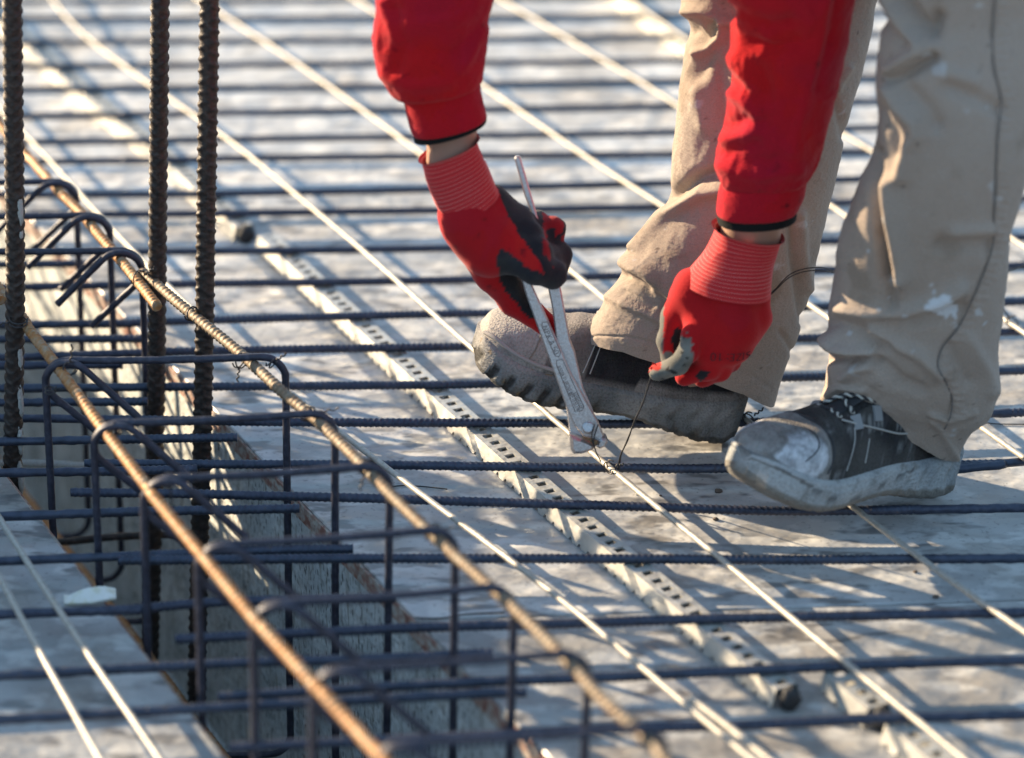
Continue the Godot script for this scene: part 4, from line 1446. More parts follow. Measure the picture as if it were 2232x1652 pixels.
	part("trouser_leg", grid(leg_a[0], leg_a[1], leg_a[2], true, paint(leg_a[0], beige), PackedVector2Array(), false, -1.0), cloth_beige, man).position = -at
	var leg_b := cloth([[2060, -430, 2480, -400, 0.395, 0.60], [2000, -260, 2420, -240, 0.395, 0.6], [1940, -90, 2330, -90, 0.395, 0.6], [1931, 0, 2275, 0, 0.395, 0.62], [1938, 42, 2268, 42, 0.395, 0.64], [1919, 82, 2262, 84, 0.395, 0.66], [1912, 145, 2256, 150, 0.395, 0.68], [1911, 210, 2251, 220, 0.395, 0.7], [1914, 285, 2247, 300, 0.395, 0.7], [1900, 350, 2238, 370, 0.387, 0.7], [1870, 416, 2222, 436, 0.377, 0.68], [1846, 480, 2202, 500, 0.367, 0.66], [1826, 570, 2195, 590, 0.352, 0.64], [1810, 660, 2184, 680, 0.338, 0.62], [1802, 730, 2176, 762, 0.327, 0.62], [1803, 790, 2175, 826, 0.317, 0.62], [1796, 850, 2160, 888, 0.308, 0.62], [1790, 882, 2112, 935, 0.303, 0.64], [1794, 902, 2088, 985, 0.300, 0.62]], 230, 310,
		[[0.012, 17, [[1942, 0], [1972, 48], [2006, 88], [2002, 112], [1972, 134], [1946, 152]]], [-0.013, 17, [[1965, 0], [2000, 44], [2030, 70], [2042, 40]]], [-0.012, 15, [[1946, 172], [1990, 150], [2030, 130]]], [0.010, 16, [[1938, 190], [1962, 232], [1994, 270], [1998, 296], [1976, 325], [1968, 380]]], [-0.006, 16, [[1925, 240], [1948, 285], [1955, 330]]], [-0.006, 18, [[1975, 195], [2020, 235], [2040, 270]]],
		[-0.014, 12, [[1905, 330], [1908, 400], [1912, 470], [1926, 540], [1938, 600]]], [0.013, 20, [[1942, 400], [1948, 470], [1958, 540], [1964, 600]]], [0.004, 14, [[1835, 480], [1826, 560]]], [-0.008, 12, [[1944, 610], [1948, 660]]], [0.004, 16, [[1960, 640], [1962, 600]]],
		[0.010, 15, [[1836, 672], [1900, 680], [1975, 674], [2046, 652], [2094, 628]]], [-0.009, 16, [[1816, 704], [1872, 724], [1930, 752]]], [-0.007, 14, [[1985, 705], [2050, 690], [2100, 672]]], [0.009, 14, [[1904, 716], [1950, 745], [2000, 768], [2044, 812]]], [0.011, 13, [[1800, 738], [1822, 760], [1860, 767], [1896, 765]]], [-0.012, 11, [[1806, 780], [1850, 784], [1890, 779], [1912, 790]]], [0.008, 12, [[1842, 826], [1862, 805], [1894, 796]]], [-0.007, 15, [[1930, 800], [1960, 826], [2010, 850]]], [0.006, 16, [[2110, 740], [2150, 810], [2160, 850]]], [-0.005, 14, [[2070, 760], [2110, 830]]],
		[-0.007, 18, [[2050, 532], [2110, 536], [2154, 534]]], [0.005, 14, [[2080, 505], [2160, 500]]], [-0.005, 16, [[2070, 190], [2130, 215], [2180, 240]]], [0.004, 18, [[2060, 160], [2120, 175]]], [0.005, 10, [[2120, 905], [2060, 935], [2030, 925]]], [0.0045, 8, [[2030, 950], [2066, 985], [2080, 1000]]], [0.004, 12, [[1800, 870], [1830, 856], [1880, 866]]],
		[0.0013, 4.0, [[2174, 10], [2190, 12]]], [0.0013, 4.0, [[2173, 27], [2188, 27]]], [0.0013, 4.0, [[2171, 44], [2191, 47]]], [0.0013, 4.0, [[2170, 61], [2184, 63]]], [0.0013, 4.0, [[2170, 74], [2190, 74]]], [0.0013, 4.0, [[2170, 91], [2186, 90]]], [0.0013, 4.0, [[2171, 109], [2191, 111]]], [0.0013, 4.0, [[2172, 128], [2193, 129]]], [0.0013, 4.0, [[2173, 144], [2188, 143]]], [0.0013, 4.0, [[2176, 162], [2191, 166]]], [0.0013, 4.0, [[2180, 179], [2199, 182]]], [0.0013, 4.0, [[2183, 192], [2197, 191]]], [0.0013, 4.0, [[2187, 211], [2209, 209]]], [0.0013, 4.0, [[2188, 226], [2201, 230]]], [0.0013, 4.0, [[2186, 245], [2203, 246]]], [0.0013, 4.0, [[2184, 262], [2203, 265]]], [0.0013, 4.0, [[2182, 281], [2201, 282]]], [0.0013, 4.0, [[2181, 299], [2203, 300]]], [0.0013, 4.0, [[2180, 313], [2198, 311]]], [0.0013, 4.0, [[2180, 326], [2195, 327]]], [0.0013, 4.0, [[2179, 340], [2196, 343]]], [0.0013, 4.0, [[2179, 356], [2196, 357]]], [0.0013, 4.0, [[2178, 373], [2197, 375]]], [0.0013, 4.0, [[2177, 388], [2198, 390]]], [0.0013, 4.0, [[2177, 404], [2199, 403]]], [0.0013, 4.0, [[2176, 419], [2189, 423]]], [0.0013, 4.0, [[2175, 434], [2197, 437]]], [0.0013, 4.0, [[2174, 452], [2189, 455]]], [0.0013, 4.0, [[2173, 471], [2191, 473]]], [0.0013, 4.0, [[2172, 488], [2194, 486]]], [0.0013, 4.0, [[2171, 506], [2187, 509]]], [0.0013, 4.0, [[2170, 525], [2192, 525]]], [0.0013, 4.0, [[2169, 540], [2183, 538]]], [0.0013, 4.0, [[2163, 556], [2183, 554]]], [0.0013, 4.0, [[2158, 571], [2172, 572]]], [0.0013, 4.0, [[2153, 585], [2166, 585]]], [0.0013, 4.0, [[2148, 601], [2167, 605]]], [0.0013, 4.0, [[2143, 614], [2156, 616]]], [0.0013, 4.0, [[2135, 631], [2148, 632]]], [0.0013, 4.0, [[2127, 649], [2149, 649]]], [0.0013, 4.0, [[2120, 666], [2137, 668]]], [0.0013, 4.0, [[2113, 680], [2126, 680]]], [0.0013, 4.0, [[2106, 693], [2120, 691]]], [0.0013, 4.0, [[2097, 710], [2118, 708]]], [0.0013, 4.0, [[2088, 724], [2107, 724]]], [0.0013, 4.0, [[2074, 741], [2091, 740]]], [0.0013, 4.0, [[2060, 759], [2073, 763]]], [0.0013, 4.0, [[2056, 774], [2074, 774]]], [0.0013, 4.0, [[2052, 788], [2071, 789]]], [0.0013, 4.0, [[2055, 804], [2076, 805]]], [0.0013, 4.0, [[2062, 822], [2084, 825]]], [0.0013, 4.0, [[2070, 839], [2084, 841]]], [0.0013, 4.0, [[2078, 858], [2099, 858]]], [0.0013, 4.0, [[2081, 874], [2097, 874]]], [0.0013, 4.0, [[2079, 890], [2096, 892]]], [0.0013, 4.0, [[2078, 905], [2099, 905]]], [0.0013, 4.0, [[2074, 918], [2093, 920]]],
		[-0.0022, 2.8, [[2169, -20], [2163, 75], [2167, 150], [2182, 220], [2174, 300], [2170, 413], [2166, 475], [2163, 538], [2137, 613], [2109, 675], [2086, 718], [2054, 758], [2044, 793], [2052, 815], [2061, 832], [2075, 868], [2071, 908], [2059, 940]]]], 0.0015)
	hem(leg_b, 50, [[-1.0, 0.006], [-0.8, 0.022], [-0.55, 0.034], [-0.1, 0.030], [0.3, 0.020], [0.7, 0.006], [1.0, 0.0]])
	var dust := poly([[2012, 667], [2030, 654], [2050, 646], [2068, 648], [2078, 662], [2090, 668], [2088, 690], [2076, 684], [2064, 694], [2050, 690], [2040, 680], [2018, 674]])
	var spots := [[2027, 622, 5.5], [2036, 638, 4.5], [1972, 688, 6.0], [1850, 724, 5.5], [1941, 650, 4.5], [1890, 550, 4.0], [2136, 680, 7.0], [2146, 706, 6.0], [1912, 673, 4.0]]
	var beige_b := func(p: Vector3) -> Color:
		var c: Color = beige.call(p)
		var u := survey(p)
		if p.z > 0.29:
			var w := u + Vector2(nz(p, 900.0), nz(p + Vector3(5, 5, 5), 900.0)) * 9.0
			if Geometry2D.is_point_in_polygon(w, dust):
				c = Color(0.62, 0.63, 0.64)
			for s in spots:
				if w.distance_to(Vector2(s[0], s[1])) < s[2]:
					c = c.lerp(Color(0.56, 0.57, 0.58), 0.7)
		return c
	part("trouser_leg", grid(leg_b[0], leg_b[1], leg_b[2], true, paint(leg_b[0], beige_b), PackedVector2Array(), false, -1.0), cloth_beige, man, "trouser leg with a pale cement patch on the shin").position = -at
	# side seam thread of the near leg
	var th := PackedVector3Array()
	for q in [[2169, -10], [2163, 75], [2167, 150], [2182, 220], [2174, 300], [2170, 413], [2166, 475], [2163, 538], [2137, 613], [2109, 675], [2086, 718], [2054, 758], [2044, 793], [2052, 815], [2061, 832], [2075, 868], [2071, 908], [2059, 936]]:
		th.append(on_cloth(leg_b, q[0], q[1], 0.0022) - at)
	part("seam", bar(smooth(th, 0.004), 0.0006, 0, 0, 5), plain(Color(0.12, 0.11, 0.105), 0.9), man)
	# ---- shoes
	shoe(man, at, dk(1594, 962, 0.0), zp(1014, 796, dk(1594, 962).z - 0.020), 0)
	shoe(man, at, dk(2046, 1066, 0.006), zp(1598, 1080, dk(2046, 1066).z + 0.17), 1)
	# ---- gloves
	gloves(man, at, glove_mat)

# heel bottom, toe tip bottom; kind 0 is the raised dusty shoe seen from its inner side, kind 1 the near laced shoe
func shoe(man: Node3D, at: Vector3, heel: Vector3, toe: Vector3, kind: int) -> void:
	var L := heel.distance_to(toe)
	var f := (toe - heel) / L
	var sd := f.cross(Vector3.UP).normalized()
	var up := sd.cross(f).normalized()
	if sd.z < 0:
		sd = -sd
	var ts := [0.0, 0.04, 0.12, 0.25, 0.40, 0.55, 0.70, 0.82, 0.91, 0.965, 1.0]
	var ws := [0.016, 0.030, 0.037, 0.0385, 0.0395, 0.045, 0.052, 0.053, 0.046, 0.033, 0.010]
	var wu := [0.012, 0.024, 0.031, 0.033, 0.035, 0.0405, 0.0465, 0.047, 0.040, 0.028, 0.008]
	var sb := [0.010, 0.003, 0.0, 0.002, 0.006, 0.001, -0.004, -0.001, 0.006, 0.013, 0.024]
	var st := [0.064, 0.062, 0.056, 0.050, 0.046, 0.040, 0.036, 0.040, 0.046, 0.050, 0.048] if kind == 1 else [0.062, 0.060, 0.056, 0.048, 0.044, 0.043, 0.043, 0.045, 0.050, 0.054, 0.050]
	var ut := [0.094, 0.104, 0.108, 0.104, 0.112, 0.104, 0.083, 0.072, 0.064, 0.057, 0.046] if kind == 1 else [0.094, 0.104, 0.106, 0.102, 0.108, 0.100, 0.084, 0.078, 0.071, 0.063, 0.048]
	var look := func(a: Array, t: float) -> float:
		for k in ts.size() - 1:
			if t <= ts[k + 1]:
				var p: float = (t - ts[k]) / (ts[k + 1] - ts[k])
				return cubic_interpolate(a[k], a[k + 1], a[maxi(k - 1, 0)], a[mini(k + 2, ts.size() - 1)], p)
		return a[ts.size() - 1]
	var root := Node3D.new()
	root.name = "shoe"
	man.add_child(root, true)
	root.position = heel - at
	root.set_meta("label", ["raised dusty beige and black shoe pointing left", "near grey laced shoe with whitened toe cap"][kind])
	var nu := 56
	var nv := 150
	var P := PackedVector3Array()
	var C := PackedColorArray()
	for j in nv:
		var t := 0.5 - 0.5 * cos(PI * (0.015 + 0.97 * j / (nv - 1.0)))
		var w: float = look.call(ws, t)
		var y0: float = look.call(sb, t)
		var y1: float = look.call(st, t)
		for i in nu:
			var a := TAU * i / nu
			var c := cos(a)
			var s := sin(a)
			var x := signf(c) * pow(absf(c), 0.42) * w
			var y := (y0 + y1) * 0.5 + signf(s) * pow(absf(s), 0.5) * (y1 - y0) * 0.5
			var k := (y - y0) / (y1 - y0)
			# tread cut into the lower edge, chevrons pressed into the heel, a groove under the rand
			var side := absf(c)
			var cut := 0.0
			if k < 0.30 and t > 0.05 and t < 0.99:
				cut -= 0.0022 * smoothstep(0.2, 0.7, sin(t * L * 420.0 + 2.0 * sin(t * 23.0) + (2.0 if c > 0 else 0.0))) * (1.0 - k / 0.30)
			if t < 0.42:
				cut += 0.0016 * sin((t * L * 330.0 + absf(k - 0.5) * 9.0)) * smoothstep(0.0, 0.2, k) * smoothstep(1.0, 0.75, k) * smoothstep(0.42, 0.30, t)
			if k > 0.70 and k < 0.78 and t > 0.4:
				cut -= 0.0014
			var tread := 0.0
			if kind == 0 and t > 0.48:
				tread = smoothstep(0.15, 0.5, sin(t * L * 330.0 + k * 5.0)) * smoothstep(0.62, 0.5, k) * smoothstep(0.48, 0.56, t)
				cut -= 0.0030 * tread
			var wave := 0.58 + 0.22 * sin(t * 9.0 - 0.6)
			if kind == 1:
				cut += 0.0022 * smoothstep(wave - 0.04, wave + 0.04, k) * smoothstep(0.30, 0.5, t)
			x += signf(c) * cut * side
			if s < -0.6:
				y += 0.0022 * smoothstep(0.1, 0.6, sin(t * L * 420.0 + 2.0 * sin(t * 23.0))) * smoothstep(0.03, 0.1, t)
			var p := f * (t * L) + sd * x + up * y
			P.append(p)
			var n := nz(p, 260.0)
			var n2 := nz(p + Vector3(2, 2, 2), 1100.0)
			var col: Color
			if kind == 0:
				col = Color(0.135, 0.145, 0.148).lerp(Color(0.30, 0.29, 0.275), clampf(0.45 + n * 1.3 + (k - 0.5) * 0.5 + smoothstep(0.72, 0.95, t) * 0.5, 0, 1))
				col = col.lerp(Color(0.10, 0.085, 0.065), clampf((n2 - 0.02) * 2.6, 0.0, 0.75) * smoothstep(0.75, 0.2, k))
				if k < 0.25:
					col = col.lerp(Color(0.07, 0.06, 0.05), 0.6)
				col = col.lerp(Color(0.03, 0.027, 0.024), tread * 0.85)
				if n2 > 0.42 and t > 0.7:
					col = col.lerp(Color(0.30, 0.19, 0.08), 0.6)
			else:
				col = Color(0.235, 0.25, 0.26).lerp(Color(0.43, 0.435, 0.43), clampf(0.5 + n * 1.4 + smoothstep(0.6, 0.9, t) * 0.3, 0, 1))
				col = col.lerp(Color(0.16, 0.15, 0.13), clampf((n2 - 0.2) * 2.2, 0.0, 0.6))
				if absf(k - wave) < 0.035 and t > 0.3:
					col = col.lerp(Color(0.10, 0.10, 0.10), 0.75)
				if k > 0.93:
					col = col.lerp(Color(0.08, 0.08, 0.08), 0.7)
				if k < 0.28:
					col = col.lerp(Color(0.20, 0.17, 0.135), 0.75)
			C.append(col)
	part("sole", grid(P, nu, nv, true, C, PackedVector2Array(), true, 1.0), shoe_mat(0.8), root)
	# the upper
	var U := PackedVector3Array()
	var UC := PackedColorArray()
	var un := 64
	for j in nv:
		var t := 0.5 - 0.5 * cos(PI * (0.03 + 0.94 * j / (nv - 1.0)))
		for i in un:
			var q: Array = upper_point(look, wu, st, ut, t, float(i) / un, kind)
			var p: Vector3 = f * (t * L) + sd * q[0] + up * q[1]
			U.append(p)
			UC.append(upper_color(p, t, q[0], q[2], kind))
	part("upper", grid(U, un, nv, true, UC, PackedVector2Array(), true, 1.0), shoe_mat(0.9), root)
	var spot := func(t: float, v: float, lift: float) -> Vector3:
		var q: Array = upper_point(look, wu, st, ut, t, v, kind)
		var p: Vector3 = f * (t * L) + sd * q[0] + up * q[1]
		var q2: Array = upper_point(look, wu, st, ut, t + 0.01, v, kind)
		var q3: Array = upper_point(look, wu, st, ut, t, v + 0.01, kind)
		var e1: Vector3 = f * ((t + 0.01) * L) + sd * q2[0] + up * q2[1] - p
		var e2: Vector3 = f * (t * L) + sd * q3[0] + up * q3[1] - p
		var n := e1.cross(e2).normalized()
		if n.dot(p - (f * (t * L) + up * 0.05)) < 0:
			n = -n
		return p + n * lift
	# v runs from 0 on the side that faces the camera over the top (0.25) to 0.5 on the other side
	var line := func(a: Array, r: float, lift: float, mat: Material, called: String) -> void:
		var pts := PackedVector3Array()
		for e in a:
			pts.append(spot.call(e[0], e[1], lift))
		part(called, bar(smooth(pts, 0.003), r, 0, 0, 6), mat, root)
	var pale := plain(Color(0.36, 0.35, 0.33), 0.8)
	var dark := plain(Color(0.03, 0.03, 0.034), 0.7)
	if kind == 1:
		# welts and seams
		line.call([[0.76, 0.02], [0.735, 0.08], [0.735, 0.16], [0.75, 0.25], [0.735, 0.34], [0.74, 0.42]], 0.0011, 0.0004, dark, "welt")
		line.call([[0.66, 0.19], [0.60, 0.13], [0.50, 0.085], [0.38, 0.06], [0.28, 0.075], [0.20, 0.13]], 0.0011, 0.0006, pale, "welt")
		line.call([[0.66, 0.02], [0.63, 0.08], [0.62, 0.13]], 0.0007, 0.0003, pale, "stitching")
		line.call([[0.56, 0.02], [0.545, 0.07]], 0.0007, 0.0003, pale, "stitching")
		line.call([[0.86, 0.06], [0.80, 0.12], [0.79, 0.2], [0.82, 0.27]], 0.0007, 0.0003, dark, "stitching")
		# webbing eyelets down both edges of the throat
		var web := plain(Color(0.23, 0.235, 0.24), 0.85)
		for e in [[0.605, 0.165], [0.50, 0.155], [0.41, 0.165], [0.63, 0.315], [0.53, 0.325], [0.43, 0.325]]:
			var a: Vector3 = spot.call(e[0], e[1], 0.0012)
			var b: Vector3 = spot.call(e[0], e[1] + (-0.05 if e[1] < 0.25 else 0.05), 0.0012)
			var o: Vector3 = spot.call(e[0], e[1], 0.01) - spot.call(e[0], e[1], 0.0)
			var m := part("eyelet", box(Vector3(0.010, 0.0030, a.distance_to(b))), web, root)
			var zz := (b - a).normalized()
			var yy := (o - zz * o.dot(zz)).normalized()
			m.transform = Transform3D(Basis(yy.cross(zz), yy, zz), (a + b) * 0.5)
		var white := plain(Color(0.50, 0.48, 0.43), 0.9)
		for l in [[[0.605, 0.17, 0.003], [0.585, 0.25, 0.006], [0.53, 0.32, 0.003]], [[0.63, 0.31, 0.003], [0.575, 0.25, 0.0085], [0.50, 0.165, 0.003]], [[0.50, 0.165, 0.003], [0.475, 0.25, 0.006], [0.43, 0.32, 0.003]], [[0.53, 0.32, 0.003], [0.47, 0.25, 0.0085], [0.41, 0.17, 0.003]], [[0.66, 0.20, 0.003], [0.645, 0.25, 0.004], [0.64, 0.31, 0.003]], [[0.43, 0.32, 0.003], [0.40, 0.25, 0.010], [0.375, 0.17, 0.006], [0.33, 0.13, 0.004]]]:
			var pts := PackedVector3Array()
			for e in l:
				pts.append(spot.call(e[0], e[1], e[2]))
			var c := smooth(pts, 0.001)
			for k in 2:
				var tw := PackedVector3Array()
				for i in c.size():
					var d := (c[mini(i + 1, c.size() - 1)] - c[maxi(i - 1, 0)]).normalized()
					var u := d.cross(up).normalized()
					var v := d.cross(u)
					var ph := i * 0.62 + PI * k
					tw.append(c[i] + (u * cos(ph) + v * sin(ph)) * 0.0011)
				part("lace", bar(tw, 0.0013, 0, 0, 6), white if k == 0 else dark, root)
		# tongue and padded collar
		var tg := PackedVector3Array()
		for i in 9:
			var t := 0.66 - 0.035 * i
			tg.append(spot.call(t, 0.25, -0.001 + 0.0009 * i))
		part("tongue", flat_tube(tg, sd, 0.011, 0.003), plain(Color(0.035, 0.036, 0.04), 0.8), root)
	else:
		line.call([[0.60, 0.02], [0.59, 0.08], [0.585, 0.14], [0.60, 0.19]], 0.0007, 0.0004, pale, "stitching")
		line.call([[0.575, 0.02], [0.568, 0.08], [0.566, 0.13]], 0.0007, 0.0004, pale, "stitching")
		line.call([[0.60, 0.185], [0.54, 0.165], [0.45, 0.155], [0.35, 0.155], [0.26, 0.16]], 0.0028, 0.0008, plain(Color(0.26, 0.245, 0.23), 0.85), "piping")
		line.call([[0.57, 0.150], [0.50, 0.138], [0.42, 0.132], [0.33, 0.132]], 0.0006, 0.0004, pale, "stitching")
		line.call([[0.80, 0.02], [0.785, 0.08], [0.78, 0.15], [0.79, 0.22], [0.80, 0.3]], 0.0008, 0.0003, plain(Color(0.20, 0.17, 0.14), 0.9), "stitching")
		line.call([[0.97, 0.06], [0.93, 0.055], [0.85, 0.03], [0.76, 0.018], [0.66, 0.012]], 0.0022, 0.0004, plain(Color(0.30, 0.28, 0.265), 0.9), "rand")
		var tg := PackedVector3Array()
		for i in 8:
			tg.append(spot.call(0.60 - 0.03 * i, 0.25, -0.002 + 0.0012 * i))
		part("tongue", flat_tube(tg, sd, 0.018, 0.006), plain(Color(0.33, 0.32, 0.30), 0.95), root)
		for e in [[0.60, 0.20], [0.55, 0.20]]:
			line.call([[e[0], 0.17], [e[0] - 0.015, 0.22], [e[0] - 0.03, 0.28]], 0.0022, 0.003, plain(Color(0.30, 0.29, 0.27), 0.9), "lace")

func shoe_mat(rough: float) -> StandardMaterial3D:
	var m := vcol(rough)
	m.normal_enabled = true
	m.normal_texture = bump_tex(91, 0.1, 5.0, 256, 4)
	m.normal_scale = 0.8
	m.metallic_specular = 0.3
	m.albedo_texture = noise_tex(93, 0.09, [[0.0, Color(0.45, 0.44, 0.42)], [0.45, Color(0.85, 0.85, 0.85)], [1.0, Color(1, 1, 1)]], 256, 5)
	return tri(m, 12.0)

func upper_point(look: Callable, wu: Array, st: Array, ut: Array, t: float, v: float, kind: int) -> Array:
	var a := TAU * v
	var w: float = look.call(wu, t)
	var y0: float = look.call(st, t) - 0.006
	var y1: float = look.call(ut, t)
	var c := cos(a)
	var s := sin(a)
	# narrow towards the throat; a flat underside hidden in the sole
	var taper := 1.0 - 0.42 * smoothstep(0.75, 0.45, t) * maxf(s, 0.0)
	var x := signf(c) * pow(absf(c), 0.66) * w * taper
	var y := y0 + (y1 - y0) * pow(maxf(s, 0.0), 0.80) if s >= 0.0 else y0 - 0.004 * -s
	var k := maxf(s, 0.0)
	if kind == 1:
		# toe cap stands proud of the vamp, eyestay folds, mesh windows sunk
		var e := smoothstep(0.735, 0.75, t)
		x *= 1.0 + 0.02 * e
		y += 0.0012 * e * k
		if k > 0.86 and t > 0.36 and t < 0.66:
			y -= 0.006 * smoothstep(0.86, 0.95, k)
	else:
		y += 0.0015 * sin(t * 60.0) * smoothstep(0.55, 0.7, t) * smoothstep(0.85, 0.75, t) * k
	return [x, y, k]

func upper_color(p: Vector3, t: float, x: float, k: float, kind: int) -> Color:
	var n := nz(p, 330.0)
	var n2 := nz(p + Vector3(3, 3, 1), 1200.0)
	var c: Color
	if kind == 0:
		c = Color(0.25, 0.225, 0.21).lerp(Color(0.41, 0.38, 0.35), clampf(0.5 + n * 1.5, 0, 1))
		c = c.lerp(Color(0.46, 0.42, 0.37), smoothstep(0.86, 0.97, t) * 0.6)
		if t < 0.585 and k > 0.12 + 0.05 * sin(t * 9.0):
			c = Color(0.020, 0.020, 0.024).lerp(Color(0.055, 0.05, 0.05), clampf(0.35 + n * 1.2, 0, 1))
			if t < 0.06:
				c = Color(0.14, 0.13, 0.13)
		elif t < 0.74:
			c = c.lerp(Color(0.10, 0.085, 0.08), clampf(0.45 + n * 1.6, 0.0, 0.8))
	else:
		c = Color(0.032, 0.032, 0.034).lerp(Color(0.085, 0.080, 0.075), clampf(0.5 + n * 1.4, 0, 1))
		if t > 0.745:
			var n3 := nz(p + Vector3(1, 5, 2), 2600.0)
			c = Color(0.34, 0.345, 0.36).lerp(Color(0.66, 0.67, 0.70), clampf(0.5 + n * 0.7 + n2 * 1.1 + n3 * 1.0, 0, 1))
			var away := Vector2((t - 0.855) / 0.105, (k - 0.48) / 0.48).length() + n * 0.35
			c = c.lerp(Color(0.20, 0.18, 0.165).lerp(Color(0.33, 0.315, 0.30), clampf(0.5 + n + n2, 0, 1)), smoothstep(0.92, 1.08, away + n2 * 0.22))
			c = c.lerp(Color(0.10, 0.095, 0.09), smoothstep(0.10, 0.04, absf(away - 1.05)) * 0.5)
		elif x > 0.0 and t > 0.30 and t < 0.56:
			# grey mesh windows with rows of holes
			var mesh_a := absf(t - 0.505) < 0.045 and absf(k - 0.62) < 0.13
			var mesh_b := absf(t - 0.365) < 0.04 and absf(k - 0.66) < 0.2
			if mesh_a or mesh_b:
				c = Color(0.22, 0.22, 0.215)
				if fposmod(t * 145.0, 1.0) < 0.5 and fposmod(k * 26.0, 1.0) < 0.5:
					c = Color(0.05, 0.05, 0.055)
		c = c.lerp(Color(0.30, 0.30, 0.30), clampf((n2 - 0.30) * 2.5, 0.0, 0.5))
		if t < 0.30:
			c = Color(0.030, 0.027, 0.026).lerp(Color(0.07, 0.06, 0.055), clampf(0.4 + n, 0, 1))
	return c

func flat_tube(line: PackedVector3Array, side: Vector3, w: float, h: float) -> ArrayMesh:
	var P := PackedVector3Array()
	var nu := 20
	for j in line.size():
		var d := (line[mini(j + 1, line.size() - 1)] - line[maxi(j - 1, 0)]).normalized()
		var n := d.cross(side).normalized()
		for i in nu:
			var a := TAU * i / nu
			P.append(line[j] + side * cos(a) * w + n * sin(a) * h)
	var g := grid(P, nu, line.size(), true, PackedColorArray(), PackedVector2Array(), true, -1.0 if side.cross((line[1] - line[0]).cross(side)).dot(line[1] - line[0]) > 0 else 1.0)
	return g

func knit_texture() -> ImageTexture:
	# red rib knit with rows of grey dashes
	var im := Image.create(768, 512, false, Image.FORMAT_RGB8)
	im.fill(Color(0.52, 0.014, 0.016).linear_to_srgb())
	var grey := Color(0.46, 0.26, 0.24).linear_to_srgb()
	var dim := Color(0.36, 0.008, 0.012).linear_to_srgb()
	for r in 16:
		var y := 24 + r * 31
		im.fill_rect(Rect2i(0, y + 12, 768, 7), dim)
		for x in range(0, 768, 12):
			im.fill_rect(Rect2i(x + (r % 2) * 5, y + 2, 7, 4), grey)
	return ImageTexture.create_from_image(im)

